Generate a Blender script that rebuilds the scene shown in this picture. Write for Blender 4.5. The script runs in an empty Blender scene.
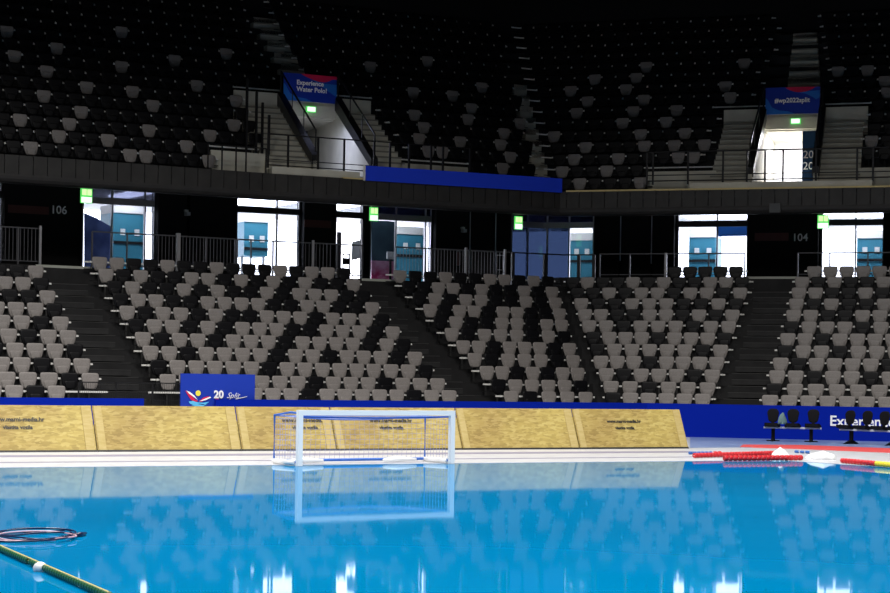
import bpy, math, random
from math import sin, cos, pi, hypot, radians
random.seed(7)
# ------------------------------------------------------------------ calibration of the photograph
H=1.67; F=2000.; Y0=380.255; ROLL=math.atan(.0148)
def uv(px,py):
    dx,dy=px-445,py-Y0; c,s=math.cos(ROLL),math.sin(ROLL)
    return (dx*c+dy*s)/F, (-dx*s+dy*c)/F
def proj(X,Y,Z):
    u=X/Y; v=(H-Z)/Y; c,s=math.cos(ROLL),math.sin(ROLL)
    return 445+F*(u*c-v*s), Y0+F*(u*s+v*c)
GZ=.334   # level of the pool deck and of the water
def ground(px,py,z=None):
    z = GZ if z is None else z
    u,v=uv(px,py); Y=(H-z)/v; return u*Y,Y
ANG=[math.radians(a) for a in (28.85,30.74,26.2,-17.55,-18.43)]
COR=[(-10,49.75),(-1.16,54.99),(4.567,57.81),(10,56.04)]
def poly(o):
    P=[]
    def off(c,a,b):
        m=(a+b)/2; d=o/math.cos((a-b)/2); return (c[0]-d*math.sin(m), c[1]+d*math.cos(m))
    pts=[off(COR[i],ANG[i],ANG[i+1]) for i in range(4)]
    a=ANG[0]; L=(pts[0][0]-26*math.cos(a),pts[0][1]-26*math.sin(a))
    a=ANG[4]; R=(pts[3][0]+26*math.cos(a),pts[3][1]+26*math.sin(a))
    return [L]+pts+[R]
def hit(px,py,o):
    """point on the offset polyline seen in column px -> X,Y,seg,arclength"""
    u,_=uv(px,py); P=poly(o); s=0
    for i in range(5):
        (x0,y0),(x1,y1)=P[i],P[i+1]
        f0=x0-u*y0; f1=x1-u*y1; L=math.hypot(x1-x0,y1-y0)
        if f0<=0<=f1:
            t=f0/(f0-f1); return x0+t*(x1-x0), y0+t*(y1-y0), i, s+t*L
        s+=L
    raise ValueError(px)
def zat(px,py,Y): return H-uv(px,py)[1]*Y
def pt(px,py,o):
    X,Y,i,s=hit(px,py,o); return X,Y,zat(px,py,Y)
# ------------------------------------------------------------------ seat map read row by row from the photograph
S={}
S['A']=[(265,35,-1.5,35.3,3,'BBG'),(276.6,22,4.5,40.6,3,'GGB'),(290.3,47,9.4,46.9,3,'BBG'),(302.5,16,15.5,53.9,3,'GGB'),(316.3,21,1.5,60,4,'GGBG'),(329,48,8.1,67.4,4,'GBGG'),(342.8,35,-6,74.2,5,'BGGGB'),(357,61,0.7,81.3,5,'GGBGG'),(370.8,48,6.1,89.7,5,'GGGBG'),(385,56,-8,56,4,'GGBG')]
S['B']=[(256,99,99.2,343.3,16,'GGBBGBBGBBBGBGGB'),(268.2,105,105.5,353,16,'GBGBBGGBGBGBGBBG'),(281.4,130,114.3,363,16,'BGBBGBGBBGBGGGBB'),(293.8,137,120,371.8,16,'BGGBBGGGGBBGGBBG'),(306.4,127,126.7,382,16,'GBGGBGBBGGGBGGGB'),(319.8,153,135.8,392.2,16,'BGGBGBGGGBBGGGBG'),(332.4,142,142.4,403,16,'GBGGBGGGBGGGGBGB'),(346,150,150,414.5,16,'GGBGGGGBGGBGGGBG'),(359.8,177,158,425,16,'BGGGGGBGGGGGGGGB'),(372.9,167,167.3,437,16,'GGGBGGGGBGGGBGGG'),(388,271,197.5,448.5,15,'GGGGGGBGGGGGBGG')]
S['C']=[(270,400,399.5,547.4,11,'GBBGBBGGBGB'),(282,439,408.5,551.5,11,'BBGGBGBBGBG'),(293.7,434,419,554.8,10,'BGBGGBBGBG'),(304.9,430,429.6,558.9,10,'GBGGBGGBBG'),(317,455,440,560.9,9,'BGBBGGBGG'),(329,451,451.2,563.5,8,'GBGGGBGB'),(341.2,463,462.7,568.9,8,'GGBGGGBG'),(353.3,474,474.2,572.5,7,'GBGGGBG'),(365.4,486,486.3,577,7,'GGBGBGG'),(378.3,514,498,580.3,6,'BGGGGB'),(390.7,511,510.6,585,5,'GBGGG')]
S['D']=[(277,634,572.8,742,12,'BGBBGBGBBGGB'),(287.8,645,577.5,740.3,11,'BBGBGGBGGBG'),(298.8,634,581.6,736.3,10,'GBBGGGBBGB'),(309.3,652,585.3,732.6,10,'GGBBGGBGBG'),(321,643,589.4,728.9,9,'GGBGGGBGG'),(332.4,658,593.5,724.7,9,'BGGGBGGGB'),(344.3,648,597.5,720.9,8,'BGGGGGBG'),(355.7,658,601.3,717,8,'GGGBGGGG'),(367.7,650,606.7,712.6,7,'GBGGGBG'),(380,650,611.3,707.9,6,'GGBGGG'),(392.4,658,613,703.1,6,'BGGGGG')]
S['E']=[(276.6,836,802.4,883.9,6,'GBGBBG'),(287.4,816,799.3,882.6,6,'GGBBGB'),(299.1,830,796.7,884.6,6,'GBGBBG'),(310.3,810,793.9,880.3,6,'GGBBGG'),(322,825,791.6,881.2,6,'BGGGBG'),(334,840,788.1,875.4,6,'GGBGGG'),(346.2,820,785.4,877.1,6,'BGGBGG'),(357.7,835,781.1,871.1,6,'GBGGGG'),(370.3,832,777.5,890,7,'GGBGGBG'),(383.2,835,774.4,879.8,6,'BGGGGG'),(395,827,770.4,866.9,6,'GGGGGG')]
def along(o, s):
    P = poly(o)
    for i in range(5):
        (x0, y0), (x1, y1) = P[i], P[i+1]
        L = hypot(x1-x0, y1-y0)
        if s <= L or i == 4:
            t = s/L
            return x0+t*(x1-x0), y0+t*(y1-y0), i
        s -= L
def arc(px, py, o): return hit(px, py, o)[3]
def segpts(o, s0, s1):
    """polyline points at offset o from arclength s0 to s1, bends included"""
    P = poly(o); out = [(along(o, s0)[:2])]; acc = 0
    for i in range(4):
        acc += hypot(P[i+1][0]-P[i][0], P[i+1][1]-P[i][1])
        if s0+1e-3 < acc < s1-1e-3: out.append(P[i+1])
    out.append(along(o, s1)[:2])
    return out
def nrm(i): a = ANG[i]; return (-sin(a), cos(a))
def band(o0, o1, px0=None, px1=None, py=300):
    """plan outline (front points, back points) of a strip of the bowl"""
    if px0 is None: return poly(o0), poly(o1)
    s0, s1 = arc(px0, py, o0), arc(px1, py, o0)
    fr = segpts(o0, s0, s1); i0, i1 = along(o0, s0)[2], along(o0, s1)[2]
    d = o1-o0
    n0, n1 = nrm(i0), nrm(i1)
    P1 = poly(o1)
    mid = [P1[j+1] for j in range(i0, i1)][:len(fr)-2]
    bk = [(fr[0][0]+n0[0]*d, fr[0][1]+n0[1]*d)] + mid + [(fr[-1][0]+n1[0]*d, fr[-1][1]+n1[1]*d)]
    return fr, bk

C = bpy.context.scene.collection
# ------------------------------------------------------------------ materials
def mat(name, col, rough=.6, metal=0, spec=.5, emit=None, es=1):
    m = bpy.data.materials.new(name); m.use_nodes = True
    b = m.node_tree.nodes['Principled BSDF']
    b.inputs['Base Color'].default_value = (*col, 1); b.inputs['Roughness'].default_value = rough
    b.inputs['Metallic'].default_value = metal; b.inputs['Specular IOR Level'].default_value = spec
    if emit:
        b.inputs['Emission Color'].default_value = (*emit, 1); b.inputs['Emission Strength'].default_value = es
    return m
def noisy(name, c1, c2, scale=3, rough=.7, spec=.4, stretch=(1,1,1), detail=5, bump=0, lo=.35, hi=.65):
    m = mat(name, c1, rough, 0, spec); nt = m.node_tree; N = nt.nodes; b = N['Principled BSDF']
    tc = N.new('ShaderNodeTexCoord'); mp = N.new('ShaderNodeMapping'); mp.inputs['Scale'].default_value = stretch
    no = N.new('ShaderNodeTexNoise'); no.inputs['Scale'].default_value = scale; no.inputs['Detail'].default_value = detail
    cr = N.new('ShaderNodeValToRGB'); cr.color_ramp.elements[0].position = lo; cr.color_ramp.elements[1].position = hi
    cr.color_ramp.elements[0].color = (*c1, 1); cr.color_ramp.elements[1].color = (*c2, 1)
    L = nt.links; L.new(tc.outputs['Object'], mp.inputs[0]); L.new(mp.outputs[0], no.inputs['Vector'])
    L.new(no.outputs['Fac'], cr.inputs[0]); L.new(cr.outputs[0], b.inputs['Base Color'])
    if bump:
        bp = N.new('ShaderNodeBump'); bp.inputs['Strength'].default_value = bump; bp.inputs['Distance'].default_value = .02
        L.new(no.outputs['Fac'], bp.inputs['Height']); L.new(bp.outputs[0], b.inputs['Normal'])
    return m
M = {}
M['seat_grey'] = noisy('grey_plastic', (.235,.215,.205), (.285,.262,.25), 40, .42, .5)
M['seat_black'] = mat('black_plastic', (.0045,.0045,.006), .42, 0, .22)
M['bracket'] = mat('dark_bracket', (.02,.02,.02), .5)
M['rail'] = mat('galvanised_rail', (.80,.79,.76), .45)
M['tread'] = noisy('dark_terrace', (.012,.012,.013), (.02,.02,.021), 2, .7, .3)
M['step'] = noisy('dark_stair', (.022,.022,.023), (.032,.032,.033), 3, .7, .3)
M['nosing'] = mat('stair_edge_strip', (.05,.05,.05), .5)
M['step_shade'] = mat('step_shade_grey', (.26,.25,.21), .7)  # darker grey drawing the step shading that even light leaves out
M['edge'] = mat('pale_edge_trim', (.42,.43,.38), .5)
M['concrete'] = noisy('raw_concrete', (.56,.54,.46), (.68,.66,.56), 1.2, .8, .3)
M['concrete_stair'] = noisy('concrete_stair', (.54,.52,.44), (.66,.63,.53), 2, .8, .3)
M['fascia'] = noisy('charcoal_panel', (.030,.029,.028), (.042,.040,.038), 3, .5, .4)
M['fascia_lip'] = noisy('charcoal_lip', (.030,.029,.029), (.038,.036,.036), 3, .55, .4)
M['black'] = mat('black_cladding', (.012,.012,.013), .85, 0, .12)
M['blackwall'] = mat('black_wall', (.008,.008,.009), .8, 0, .2)
M['roof'] = mat('dark_roof', (.01,.01,.01), .9, 0, .1)
M['darkmetal'] = mat('black_steel', (.014,.014,.016), .4, .3)
M['steel'] = mat('brushed_steel', (.42,.42,.44), .35, .7)
M['yellow_edge'] = mat('yellow_wood_edge', (.78,.62,.28), .6)
M['redstripe'] = mat('dark_red_stripe', (.075,.012,.012), .6)
M['white'] = mat('white_paint', (.8,.8,.8), .45)
M['white_text'] = mat('white_lettering', (.93,.93,.93), .6)
M['dim_text'] = mat('muted_lettering', (.45,.42,.46), .6)
M['royal'] = mat('royal_blue_board', (.001,.014,.30), .8, 0, .06)
M['royal2'] = mat('bright_blue_cloth', (.02,.07,.88), .75, 0, .2)
M['navyblue'] = mat('blue_vinyl', (.006,.035,.38), .55, 0, .3)
M['skyblue'] = mat('sky_blue_vinyl', (.015,.16,.60), .55, 0, .3)
M['crimson'] = mat('crimson_vinyl', (.62,.012,.075), .55, 0, .3)
M['yellow'] = mat('yellow_vinyl', (.85,.75,.08), .55)
M['cyan'] = mat('cyan_vinyl', (.10,.50,.85), .55)
M['posterblue'] = mat('deep_blue_poster', (.003,.026,.075), .6, 0, .2)
M['mural'] = noisy('mural_blue', (.03,.06,.20), (.10,.15,.36), 1.5, .6, .3)
M['deck'] = noisy('white_deck_tiles', (.47,.48,.51), (.56,.57,.60), 4, .35, .5)
M['gutter'] = mat('lilac_gutter', (.24,.23,.31), .5)
M['palefloor'] = noisy('pale_blue_floor', (.16,.24,.46), (.22,.31,.55), 1.5, .3, .5)
M['redmat'] = mat('red_kerb', (.66,.07,.07), .6)
M['poolwall'] = mat('pool_tile', (.05,.35,.6), .3)
M['goalwhite'] = mat('pale_goal_frame', (.90,.90,.88), .35)
M['goalblue'] = mat('blue_goal_tube', (.03,.14,.55), .5)
M['net'] = mat('blue_grey_net', (.34,.36,.58), .8)
M['rope_red'] = mat('red_float', (.55,.012,.02), .45)
M['rope_white'] = mat('white_float', (.82,.84,.86), .5)
M['rope_green'] = mat('green_float', (.012,.10,.035), .45)
M['rope_yellow'] = mat('yellow_float', (.80,.62,.04), .5)
M['ropeline'] = mat('straw_line', (.55,.42,.14), .6)
M['rope_blue'] = mat('blue_float', (.02,.12,.42), .45)
M['cable'] = mat('navy_cable', (.006,.008,.045), .3)
M['cable_pink'] = mat('pink_cable', (.5,.32,.38), .4)
M['teal'] = mat('teal_panel', (.035,.19,.27), .4)
M['booth_head'] = mat('pale_header', (.62,.62,.60), .6)
M['magenta'] = noisy('magenta_poster', (.42,.02,.12), (.62,.35,.50), 2.5, .5, .3)
M['darkteal'] = noisy('dark_teal_print', (.02,.05,.075), (.03,.075,.10), 2, .5, .3)
M['red'] = mat('signal_red', (.7,.01,.03), .5)
M['paving'] = mat('white_paving', (.85,.85,.85), .8)
M['ceiling'] = mat('concourse_ceiling', (.16,.16,.17), .7)
M['towel'] = mat('grey_green_towel', (.12,.2,.2), .9)
M['chair'] = mat('bench_black', (.006,.006,.008), .7, 0, .1)
M['chair_grey'] = mat('bench_underside', (.50,.51,.56), .4)
M['silver'] = mat('grey_board', (.45,.47,.5), .5)
M['lamp'] = mat('lamp_glow', (.9,.9,.9), .5, emit=(.85,.88,1), es=9)
M['exit_green'] = mat('exit_sign_green', (.1,.6,.15), .5, emit=(.10,.75,.12), es=.8)
M['exit_yellow'] = mat('exit_sign_yellow', (.5,.8,.3), .5, emit=(.72,.95,.45), es=1.1)
M['exit_white'] = mat('exit_sign_white', (.9,1,.9), .5, emit=(.82,1,.80), es=1.3)
def glassmat(name, tint, gl=.06):
    m = bpy.data.materials.new(name); m.use_nodes = True; nt = m.node_tree; N = nt.nodes; N.clear()
    o = N.new('ShaderNodeOutputMaterial'); mx = N.new('ShaderNodeMixShader'); t = N.new('ShaderNodeBsdfTransparent'); g = N.new('ShaderNodeBsdfGlossy')
    t.inputs[0].default_value = (*tint, 1); g.inputs['Roughness'].default_value = .05; mx.inputs[0].default_value = gl
    nt.links.new(t.outputs[0], mx.inputs[1]); nt.links.new(g.outputs[0], mx.inputs[2]); nt.links.new(mx.outputs[0], o.inputs[0])
    return m
M['glass'] = glassmat('clear_glass', (.92,.94,.97))
M['glass_blue'] = glassmat('blue_grey_glass', (.085,.110,.165))
M['glass_navy'] = glassmat('navy_film_glass', (.030,.060,.17))
M['glass_half'] = glassmat('grey_transom_glass', (.22,.23,.28))
M['glass_dim'] = glassmat('dim_transom_glass', (.035,.042,.075))

def osb():
    m = mat('osb_board', (.6,.42,.14), .6, 0, .3); nt = m.node_tree; N = nt.nodes; L = nt.links; b = N['Principled BSDF']
    tc = N.new('ShaderNodeTexCoord'); mp = N.new('ShaderNodeMapping'); mp.inputs['Scale'].default_value = (6, 6, 22)
    vo = N.new('ShaderNodeTexVoronoi'); vo.inputs['Scale'].default_value = 1.6; vo.inputs['Randomness'].default_value = 1
    no = N.new('ShaderNodeTexNoise'); no.inputs['Scale'].default_value = 1.1; no.inputs['Detail'].default_value = 6
    ad = N.new('ShaderNodeVectorMath'); ad.operation = 'ADD'
    cr = N.new('ShaderNodeValToRGB'); e = cr.color_ramp.elements
    e[0].position = 0; e[0].color = (.31,.235,.075,1); e[1].position = 1; e[1].color = (.48,.385,.145,1)
    x = cr.color_ramp.elements.new(.5); x.color = (.41,.315,.10,1)
    n2 = N.new('ShaderNodeTexNoise'); n2.inputs['Scale'].default_value = .8; n2.inputs['Detail'].default_value = 3
    c2 = N.new('ShaderNodeValToRGB'); c2.color_ramp.elements[0].position = .35; c2.color_ramp.elements[0].color = (.78,.72,.70,1)
    c2.color_ramp.elements[1].position = .65; c2.color_ramp.elements[1].color = (1,1,.92,1)
    mm = N.new('ShaderNodeMix'); mm.data_type = 'RGBA'; mm.blend_type = 'MULTIPLY'; mm.inputs['Factor'].default_value = 1
    L.new(tc.outputs['Object'], mp.inputs[0]); L.new(mp.outputs[0], no.inputs['Vector'])
    L.new(mp.outputs[0], ad.inputs[0]); L.new(no.outputs['Color'], ad.inputs[1]); L.new(ad.outputs[0], vo.inputs['Vector'])
    sp = N.new('ShaderNodeSeparateColor'); L.new(vo.outputs['Color'], sp.inputs[0])
    L.new(sp.outputs[0], cr.inputs[0]); L.new(tc.outputs['Object'], n2.inputs['Vector']); L.new(n2.outputs['Fac'], c2.inputs[0])
    L.new(cr.outputs[0], mm.inputs['A']); L.new(c2.outputs[0], mm.inputs['B']); L.new(mm.outputs['Result'], b.inputs['Base Color'])
    return m
M['osb'] = osb()
M['osb_edge'] = noisy('osb_batten', (.40,.31,.11), (.47,.37,.16), 5, .7, .3, (1,1,6))
def water():
    m = bpy.data.materials.new('pool_water'); m.use_nodes = True; nt = m.node_tree; N = nt.nodes; N.clear(); L = nt.links
    o = N.new('ShaderNodeOutputMaterial'); mx = N.new('ShaderNodeMixShader'); d = N.new('ShaderNodeBsdfDiffuse'); g = N.new('ShaderNodeBsdfGlossy')
    fr = N.new('ShaderNodeFresnel'); fr.inputs['IOR'].default_value = 1.09
    mu = N.new('ShaderNodeMath'); mu.operation = 'MULTIPLY'; mu.inputs[1].default_value = .80
    g.inputs['Roughness'].default_value = .03; g.inputs['Color'].default_value = (.84,.93,1,1)
    tc = N.new('ShaderNodeTexCoord'); mp = N.new('ShaderNodeMapping'); mp.inputs['Rotation'].default_value = (0,0,-radians(30)); mp.inputs['Scale'].default_value = (1.2,.5,1)
    no = N.new('ShaderNodeTexNoise'); no.inputs['Scale'].default_value = 1.3; no.inputs['Detail'].default_value = 3; no.inputs['Roughness'].default_value = .45
    bp = N.new('ShaderNodeBump'); bp.inputs['Strength'].default_value = 1; bp.inputs['Distance'].default_value = WAVE
    n2 = N.new('ShaderNodeTexNoise'); n2.inputs['Scale'].default_value = .12; n2.inputs['Detail'].default_value = 2
    cr = N.new('ShaderNodeValToRGB'); cr.color_ramp.elements[0].position = .35; cr.color_ramp.elements[1].position = .65
    cr.color_ramp.elements[0].color = (*WATER1, 1); cr.color_ramp.elements[1].color = (*WATER2, 1)
    L.new(tc.outputs['Object'], mp.inputs[0]); L.new(mp.outputs[0], no.inputs['Vector']); L.new(no.outputs['Fac'], bp.inputs['Height'])
    L.new(tc.outputs['Object'], n2.inputs['Vector']); L.new(n2.outputs['Fac'], cr.inputs[0]); L.new(cr.outputs[0], d.inputs[0])
    L.new(bp.outputs[0], g.inputs['Normal']); L.new(bp.outputs[0], fr.inputs['Normal'])
    L.new(fr.outputs[0], mu.inputs[0]); L.new(mu.outputs[0], mx.inputs[0])
    L.new(d.outputs[0], mx.inputs[1]); L.new(g.outputs[0], mx.inputs[2]); L.new(mx.outputs[0], o.inputs[0])
    return m
WAVE = .0006; WATER1 = (.0,.135,.31); WATER2 = (.0,.160,.365)
M['water'] = water()

# ------------------------------------------------------------------ mesh helpers
class MB:
    def __init__(s): s.v = []; s.f = []
    def add(s, v, f):
        n = len(s.v); s.v += [tuple(p) for p in v]; s.f += [tuple(i+n for i in q) for q in f]; return s
    def prism(s, plan, z0, z1):
        """closed vertical prism over a plan polygon; z0/z1 numbers or lists"""
        n = len(plan)
        a = z0 if isinstance(z0, (list, tuple)) else [z0]*n; b = z1 if isinstance(z1, (list, tuple)) else [z1]*n
        v = [(p[0], p[1], a[i]) for i, p in enumerate(plan)] + [(p[0], p[1], b[i]) for i, p in enumerate(plan)]
        f = [tuple(range(n))[::-1], tuple(range(n, 2*n))] + [(i, (i+1) % n, n+(i+1) % n, n+i) for i in range(n)]
        return s.add(v, f)
    def strip(s, fr, bk, z0, z1):
        for i in range(len(fr)-1): s.prism([fr[i], fr[i+1], bk[i+1], bk[i]], z0, z1)
        return s
    def ring(s, fr, bk, z0, z1):
        """one closed band (no inner faces) following a polyline"""
        n = len(fr); v = []
        for i in range(n): v += [(*fr[i], z0), (*bk[i], z0), (*bk[i], z1), (*fr[i], z1)]
        f = [(0,1,2,3)[::-1], tuple(4*(n-1)+j for j in range(4))]
        for i in range(n-1):
            for j in range(4): f.append((4*i+j, 4*i+(j+1) % 4, 4*i+4+(j+1) % 4, 4*i+4+j)[::-1])
        return s.add(v, f)
    def box(s, c, d, ang=0):
        x, y, z = c; a, b, h = d[0]/2, d[1]/2, d[2]/2; co, si = cos(ang), sin(ang)
        return s.prism([(x+u*co-w*si, y+u*si+w*co) for u, w in ((-a,-b),(a,-b),(a,b),(-a,b))], z-h, z+h)
    def tube(s, pts, r, n=8, cap=True, closed=False):
        k = len(pts); v = []; f = []
        for i, p in enumerate(pts):
            a = pts[(i-1) % k] if (closed or i > 0) else pts[0]; b = pts[(i+1) % k] if (closed or i < k-1) else pts[-1]
            t = [b[j]-a[j] for j in range(3)]; L = math.sqrt(sum(q*q for q in t)) or 1; t = [q/L for q in t]
            up = (0,0,1) if abs(t[2]) < .9 else (1,0,0)
            u = (t[1]*up[2]-t[2]*up[1], t[2]*up[0]-t[0]*up[2], t[0]*up[1]-t[1]*up[0]); L = math.sqrt(sum(q*q for q in u)); u = [q/L for q in u]
            w = (t[1]*u[2]-t[2]*u[1], t[2]*u[0]-t[0]*u[2], t[0]*u[1]-t[1]*u[0])
            rr = r[i] if isinstance(r, (list, tuple)) else r
            for j in range(n):
                q = 2*pi*j/n + pi/n
                v.append(tuple(p[m]+rr*(cos(q)*u[m]+sin(q)*w[m]) for m in range(3)))
        for i in range(k if closed else k-1):
            for j in range(n):
                a, b = i*n, ((i+1) % k)*n; f.append((a+j, a+(j+1) % n, b+(j+1) % n, b+j))
        if cap and not closed: f += [tuple(range(n))[::-1], tuple(range((k-1)*n, k*n))]
        return s.add(v, f)
    def slab(s, outline, org, ax, ay, th):
        """2-D outline placed on a plane (origin, x axis, y axis) and thickened along -normal"""
        nx = (ax[1]*ay[2]-ax[2]*ay[1], ax[2]*ay[0]-ax[0]*ay[2], ax[0]*ay[1]-ax[1]*ay[0])
        f0 = [tuple(org[m]+p[0]*ax[m]+p[1]*ay[m] for m in range(3)) for p in outline]
        f1 = [tuple(q[m]-nx[m]*th for m in range(3)) for q in f0]; n = len(outline)
        return s.add(f0+f1, [tuple(range(n)), tuple(range(n, 2*n))[::-1]] + [(i, n+i, n+(i+1) % n, (i+1) % n) for i in range(n)])
    def mesh(s, name, m, smooth=False):
        me = bpy.data.meshes.new(name); me.from_pydata(s.v, [], s.f); me.materials.append(m)
        import bmesh
        b = bmesh.new(); b.from_mesh(me); bmesh.ops.recalc_face_normals(b, faces=b.faces); b.to_mesh(me); b.free()
        if smooth:
            for p in me.polygons: p.use_smooth = True
        return me
    def build(s, name, m, parent=None, smooth=False, world=False):
        root = parent.parent if (parent is not None and parent.parent is not None) else parent
        """link as one object; under a parent the points are given in world space and re-based on it"""
        if parent is not None and world:
            lx, ly, lz = root.location; a = -root.rotation_euler.z; c, q = cos(a), sin(a)
            s.v = [((x-lx)*c-(y-ly)*q, (x-lx)*q+(y-ly)*c, z-lz) for x, y, z in s.v]
        o = bpy.data.objects.new(name, s.mesh(name, m, smooth)); C.objects.link(o)
        if parent is not None: o.parent = parent
        return o
def tag(o, label=None, cat=None, group=None, kind=None):
    for k, v in (('label', label), ('category', cat), ('group', group), ('kind', kind)):
        if v: o[k] = v
    return o
def struct(name, mb, m, smooth=False): return tag(mb.build(name, m, smooth=smooth), kind='structure')
def empty(name, loc, rz=0, label=None, cat=None, group=None):
    o = bpy.data.objects.new(name, None); C.objects.link(o); o.location = loc; o.rotation_euler = (0,0,rz); o.empty_display_size = .1
    return tag(o, label, cat, group)
def lettering(name, txt, size, org, ang, m, parent=None, th=.006, bold=0, tilt=0, align='LEFT', shear=0):
    """text as a mesh on a vertical (or tilted back) plane facing the pool; org = left end of the base line"""
    cu = bpy.data.curves.new('t', 'FONT'); cu.body = txt; cu.size = size; cu.extrude = th; cu.offset = bold; cu.align_x = align; cu.shear = shear; cu.resolution_u = 3
    t = bpy.data.objects.new('t', cu); me = bpy.data.meshes.new_from_object(t); bpy.data.objects.remove(t); bpy.data.curves.remove(cu)
    me.materials.clear(); me.materials.append(m)
    o = bpy.data.objects.new(name, me); C.objects.link(o)
    from mathutils import Matrix, Vector
    W = Matrix.Translation(org) @ Matrix.Rotation(ang, 4, 'Z') @ Matrix.Rotation(pi/2-tilt, 4, 'X')
    if parent is not None:
        o.parent = parent; rt_ = parent.parent or parent
        B = Matrix.Translation(rt_.location) @ Matrix.Rotation(rt_.rotation_euler.z, 4, 'Z'); W = B.inverted() @ W
    me.transform(W)
    return o

# ------------------------------------------------------------------ shell
def FL(k): return .495+.3777*k                     # lower terrace floor levels
def TOPU(k): return 8.68+.50*k+.0014*k*k           # upper tier: top of the backrests
def FU(k): return TOPU(k)-.85
DEP = .75; UO = 10.4; CONC = 4.82; CONC2 = 5.17
AP = radians(30.25); AU = (cos(AP), sin(AP)); AV = (-sin(AP), cos(AP))
K1 = (6.0, 35.66)                                   # far right corner of the pool
def pool(u, w): return (K1[0]+AU[0]*u+AV[0]*w, K1[1]+AU[1]*u+AV[1]*w)
PL, PD = 23., 38.                                   # pool extents left along the far edge, towards the camera
struct('floor', MB().prism([pool(-70,.0), pool(50,.0), pool(50,40), pool(-70,40)], 0, GZ)
       .prism([pool(0,0), pool(0,-PD-12), pool(50,-PD-12), pool(50,0)], 0, GZ)
       .prism([pool(-70,0), pool(-70,-PD-12), pool(-PL,-PD-12), pool(-PL,0)], 0, GZ)
       .prism([pool(-PL,-PD), pool(-PL,-PD-12), pool(0,-PD-12), pool(0,-PD)], 0, GZ), M['deck'])
struct('pool_basin', MB().prism([pool(-PL-.2,-PD-.2), pool(.2,-PD-.2), pool(.2,.2), pool(-PL-.2,.2)], -2.3, -2.0)
       .prism([pool(-PL-.2,0), pool(.2,0), pool(.2,.2), pool(-PL-.2,.2)], -2.0, -.01)
       .prism([pool(0,-PD-.2), pool(.2,-PD-.2), pool(.2,0), pool(0,0)], -2.0, -.01)
       .prism([pool(-PL-.2,-PD), pool(0,-PD), pool(0,-PD-.2), pool(-PL-.2,-PD-.2)], -2.0, -.01)
       .prism([pool(-PL-.2,-PD), pool(-PL-.2,0), pool(-PL,0), pool(-PL,-PD)], -2.0, -.01), M['poolwall'])
struct('pool_gutter', MB().prism([pool(-PL-1,1.4), pool(1.0,1.4), pool(1.0,1.64), pool(-PL-1,1.64)], GZ, GZ+.004)
       .prism([pool(-PL-1,3.4), pool(1.0,3.4), pool(1.0,4.1), pool(-PL-1,4.1)], GZ, GZ+.004), M['gutter'])
wt = MB().prism([pool(-PL+.002,-PD+.002), pool(-.002,-PD+.002), pool(-.002,-.002), pool(-PL+.002,-.002)], -1.9, GZ-.004).build('pool_water', M['water'])
tag(wt, kind='stuff', label='calm bright blue pool water mirroring the boards', cat='water')
HZ = 25.
struct('ceiling', MB().prism([(-33,-16),(40,-16),(40,84),(-33,84)], HZ, HZ+.4), M['roof'])
struct('wall_left', MB().prism([(-33,-16),(-32.6,-16),(-32.6,84),(-33,84)], -.25, HZ), M['blackwall'])
struct('wall_right', MB().prism([(32,-16),(32.4,-16),(32.4,84),(32,84)], -.25, HZ), M['blackwall'])
struct('wall_front', MB().prism([(-33,-16.4),(33,-16.4),(33,-16),(-33,-16)], -.25, HZ), M['blackwall'])
struct('wall_back', MB().ring(poly(21.1), poly(22.0), 7.9, HZ), M['blackwall'])

# lower terrace, its half steps in the aisles
lt = MB()
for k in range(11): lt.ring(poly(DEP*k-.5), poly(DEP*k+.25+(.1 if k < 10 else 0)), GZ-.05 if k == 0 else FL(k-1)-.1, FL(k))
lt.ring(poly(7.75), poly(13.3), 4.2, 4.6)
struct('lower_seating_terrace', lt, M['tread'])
P0, P1 = poly(7.75), poly(13.9)
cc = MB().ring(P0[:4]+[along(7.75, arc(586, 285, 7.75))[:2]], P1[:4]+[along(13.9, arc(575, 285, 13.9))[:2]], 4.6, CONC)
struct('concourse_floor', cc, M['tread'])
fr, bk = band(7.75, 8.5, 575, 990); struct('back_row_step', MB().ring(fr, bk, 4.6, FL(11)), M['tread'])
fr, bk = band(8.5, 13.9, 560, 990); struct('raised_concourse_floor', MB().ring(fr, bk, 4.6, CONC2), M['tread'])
for i, (a, b, o, z) in enumerate(((36, 92, 7.73, CONC), (362, 398, 7.73, CONC), (745, 797, 8.48, CONC2))):
    fr, bk = band(o, o+.07, a, b, 275); struct('trim_%d' % (i+1), MB().ring(fr, bk, z-.06, z+.015), M['edge'])
# aisles between blocks: right edge of one block, left edge of the next, per row level k
def rowx(sec, k):
    r = (9 if sec == 'A' else 10)-k
    R = S[sec]; r = max(0, min(len(R)-1, r))
    y, xr, x0, x1, n, pat = R[r]
    dx = 11
    return x0-dx, x1+dx, y
for nm, L, R_ in (('stair_flight', 'A', 'B'), ('stair_flight', 'B', 'C'), ('stair_flight', 'C', 'D'), ('stair_flight', 'D', 'E')):
    st = MB(); ns = MB()
    for k in range(0, 11 if L in 'AB' else 12):
        kk = min(k, 10); a = rowx(L, kk)[1]; b, y = rowx(R_, kk)[0], rowx(R_, kk)[2]
        if L == 'C': a += 1
        if b-a < 3: b = a+3
        o = DEP*k-.5
        fr, bk = band(o-.375, o+.0, a, b, y+8)
        st.ring(fr, bk, FL(k)-.34, FL(k)-.188)
        f2, b2 = band(o-.385, o-.345, a, b, y+8); ns.ring(f2, b2, FL(k)-.2, FL(k)-.184)
        f2, b2 = band(o-.01, o+.03, a, b, y+8); ns.ring(f2, b2, FL(k)-.012, FL(k)+.005)
    struct('stair_flight', st, M['step']); struct('stair_edge_strip', ns, M['nosing'])

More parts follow.
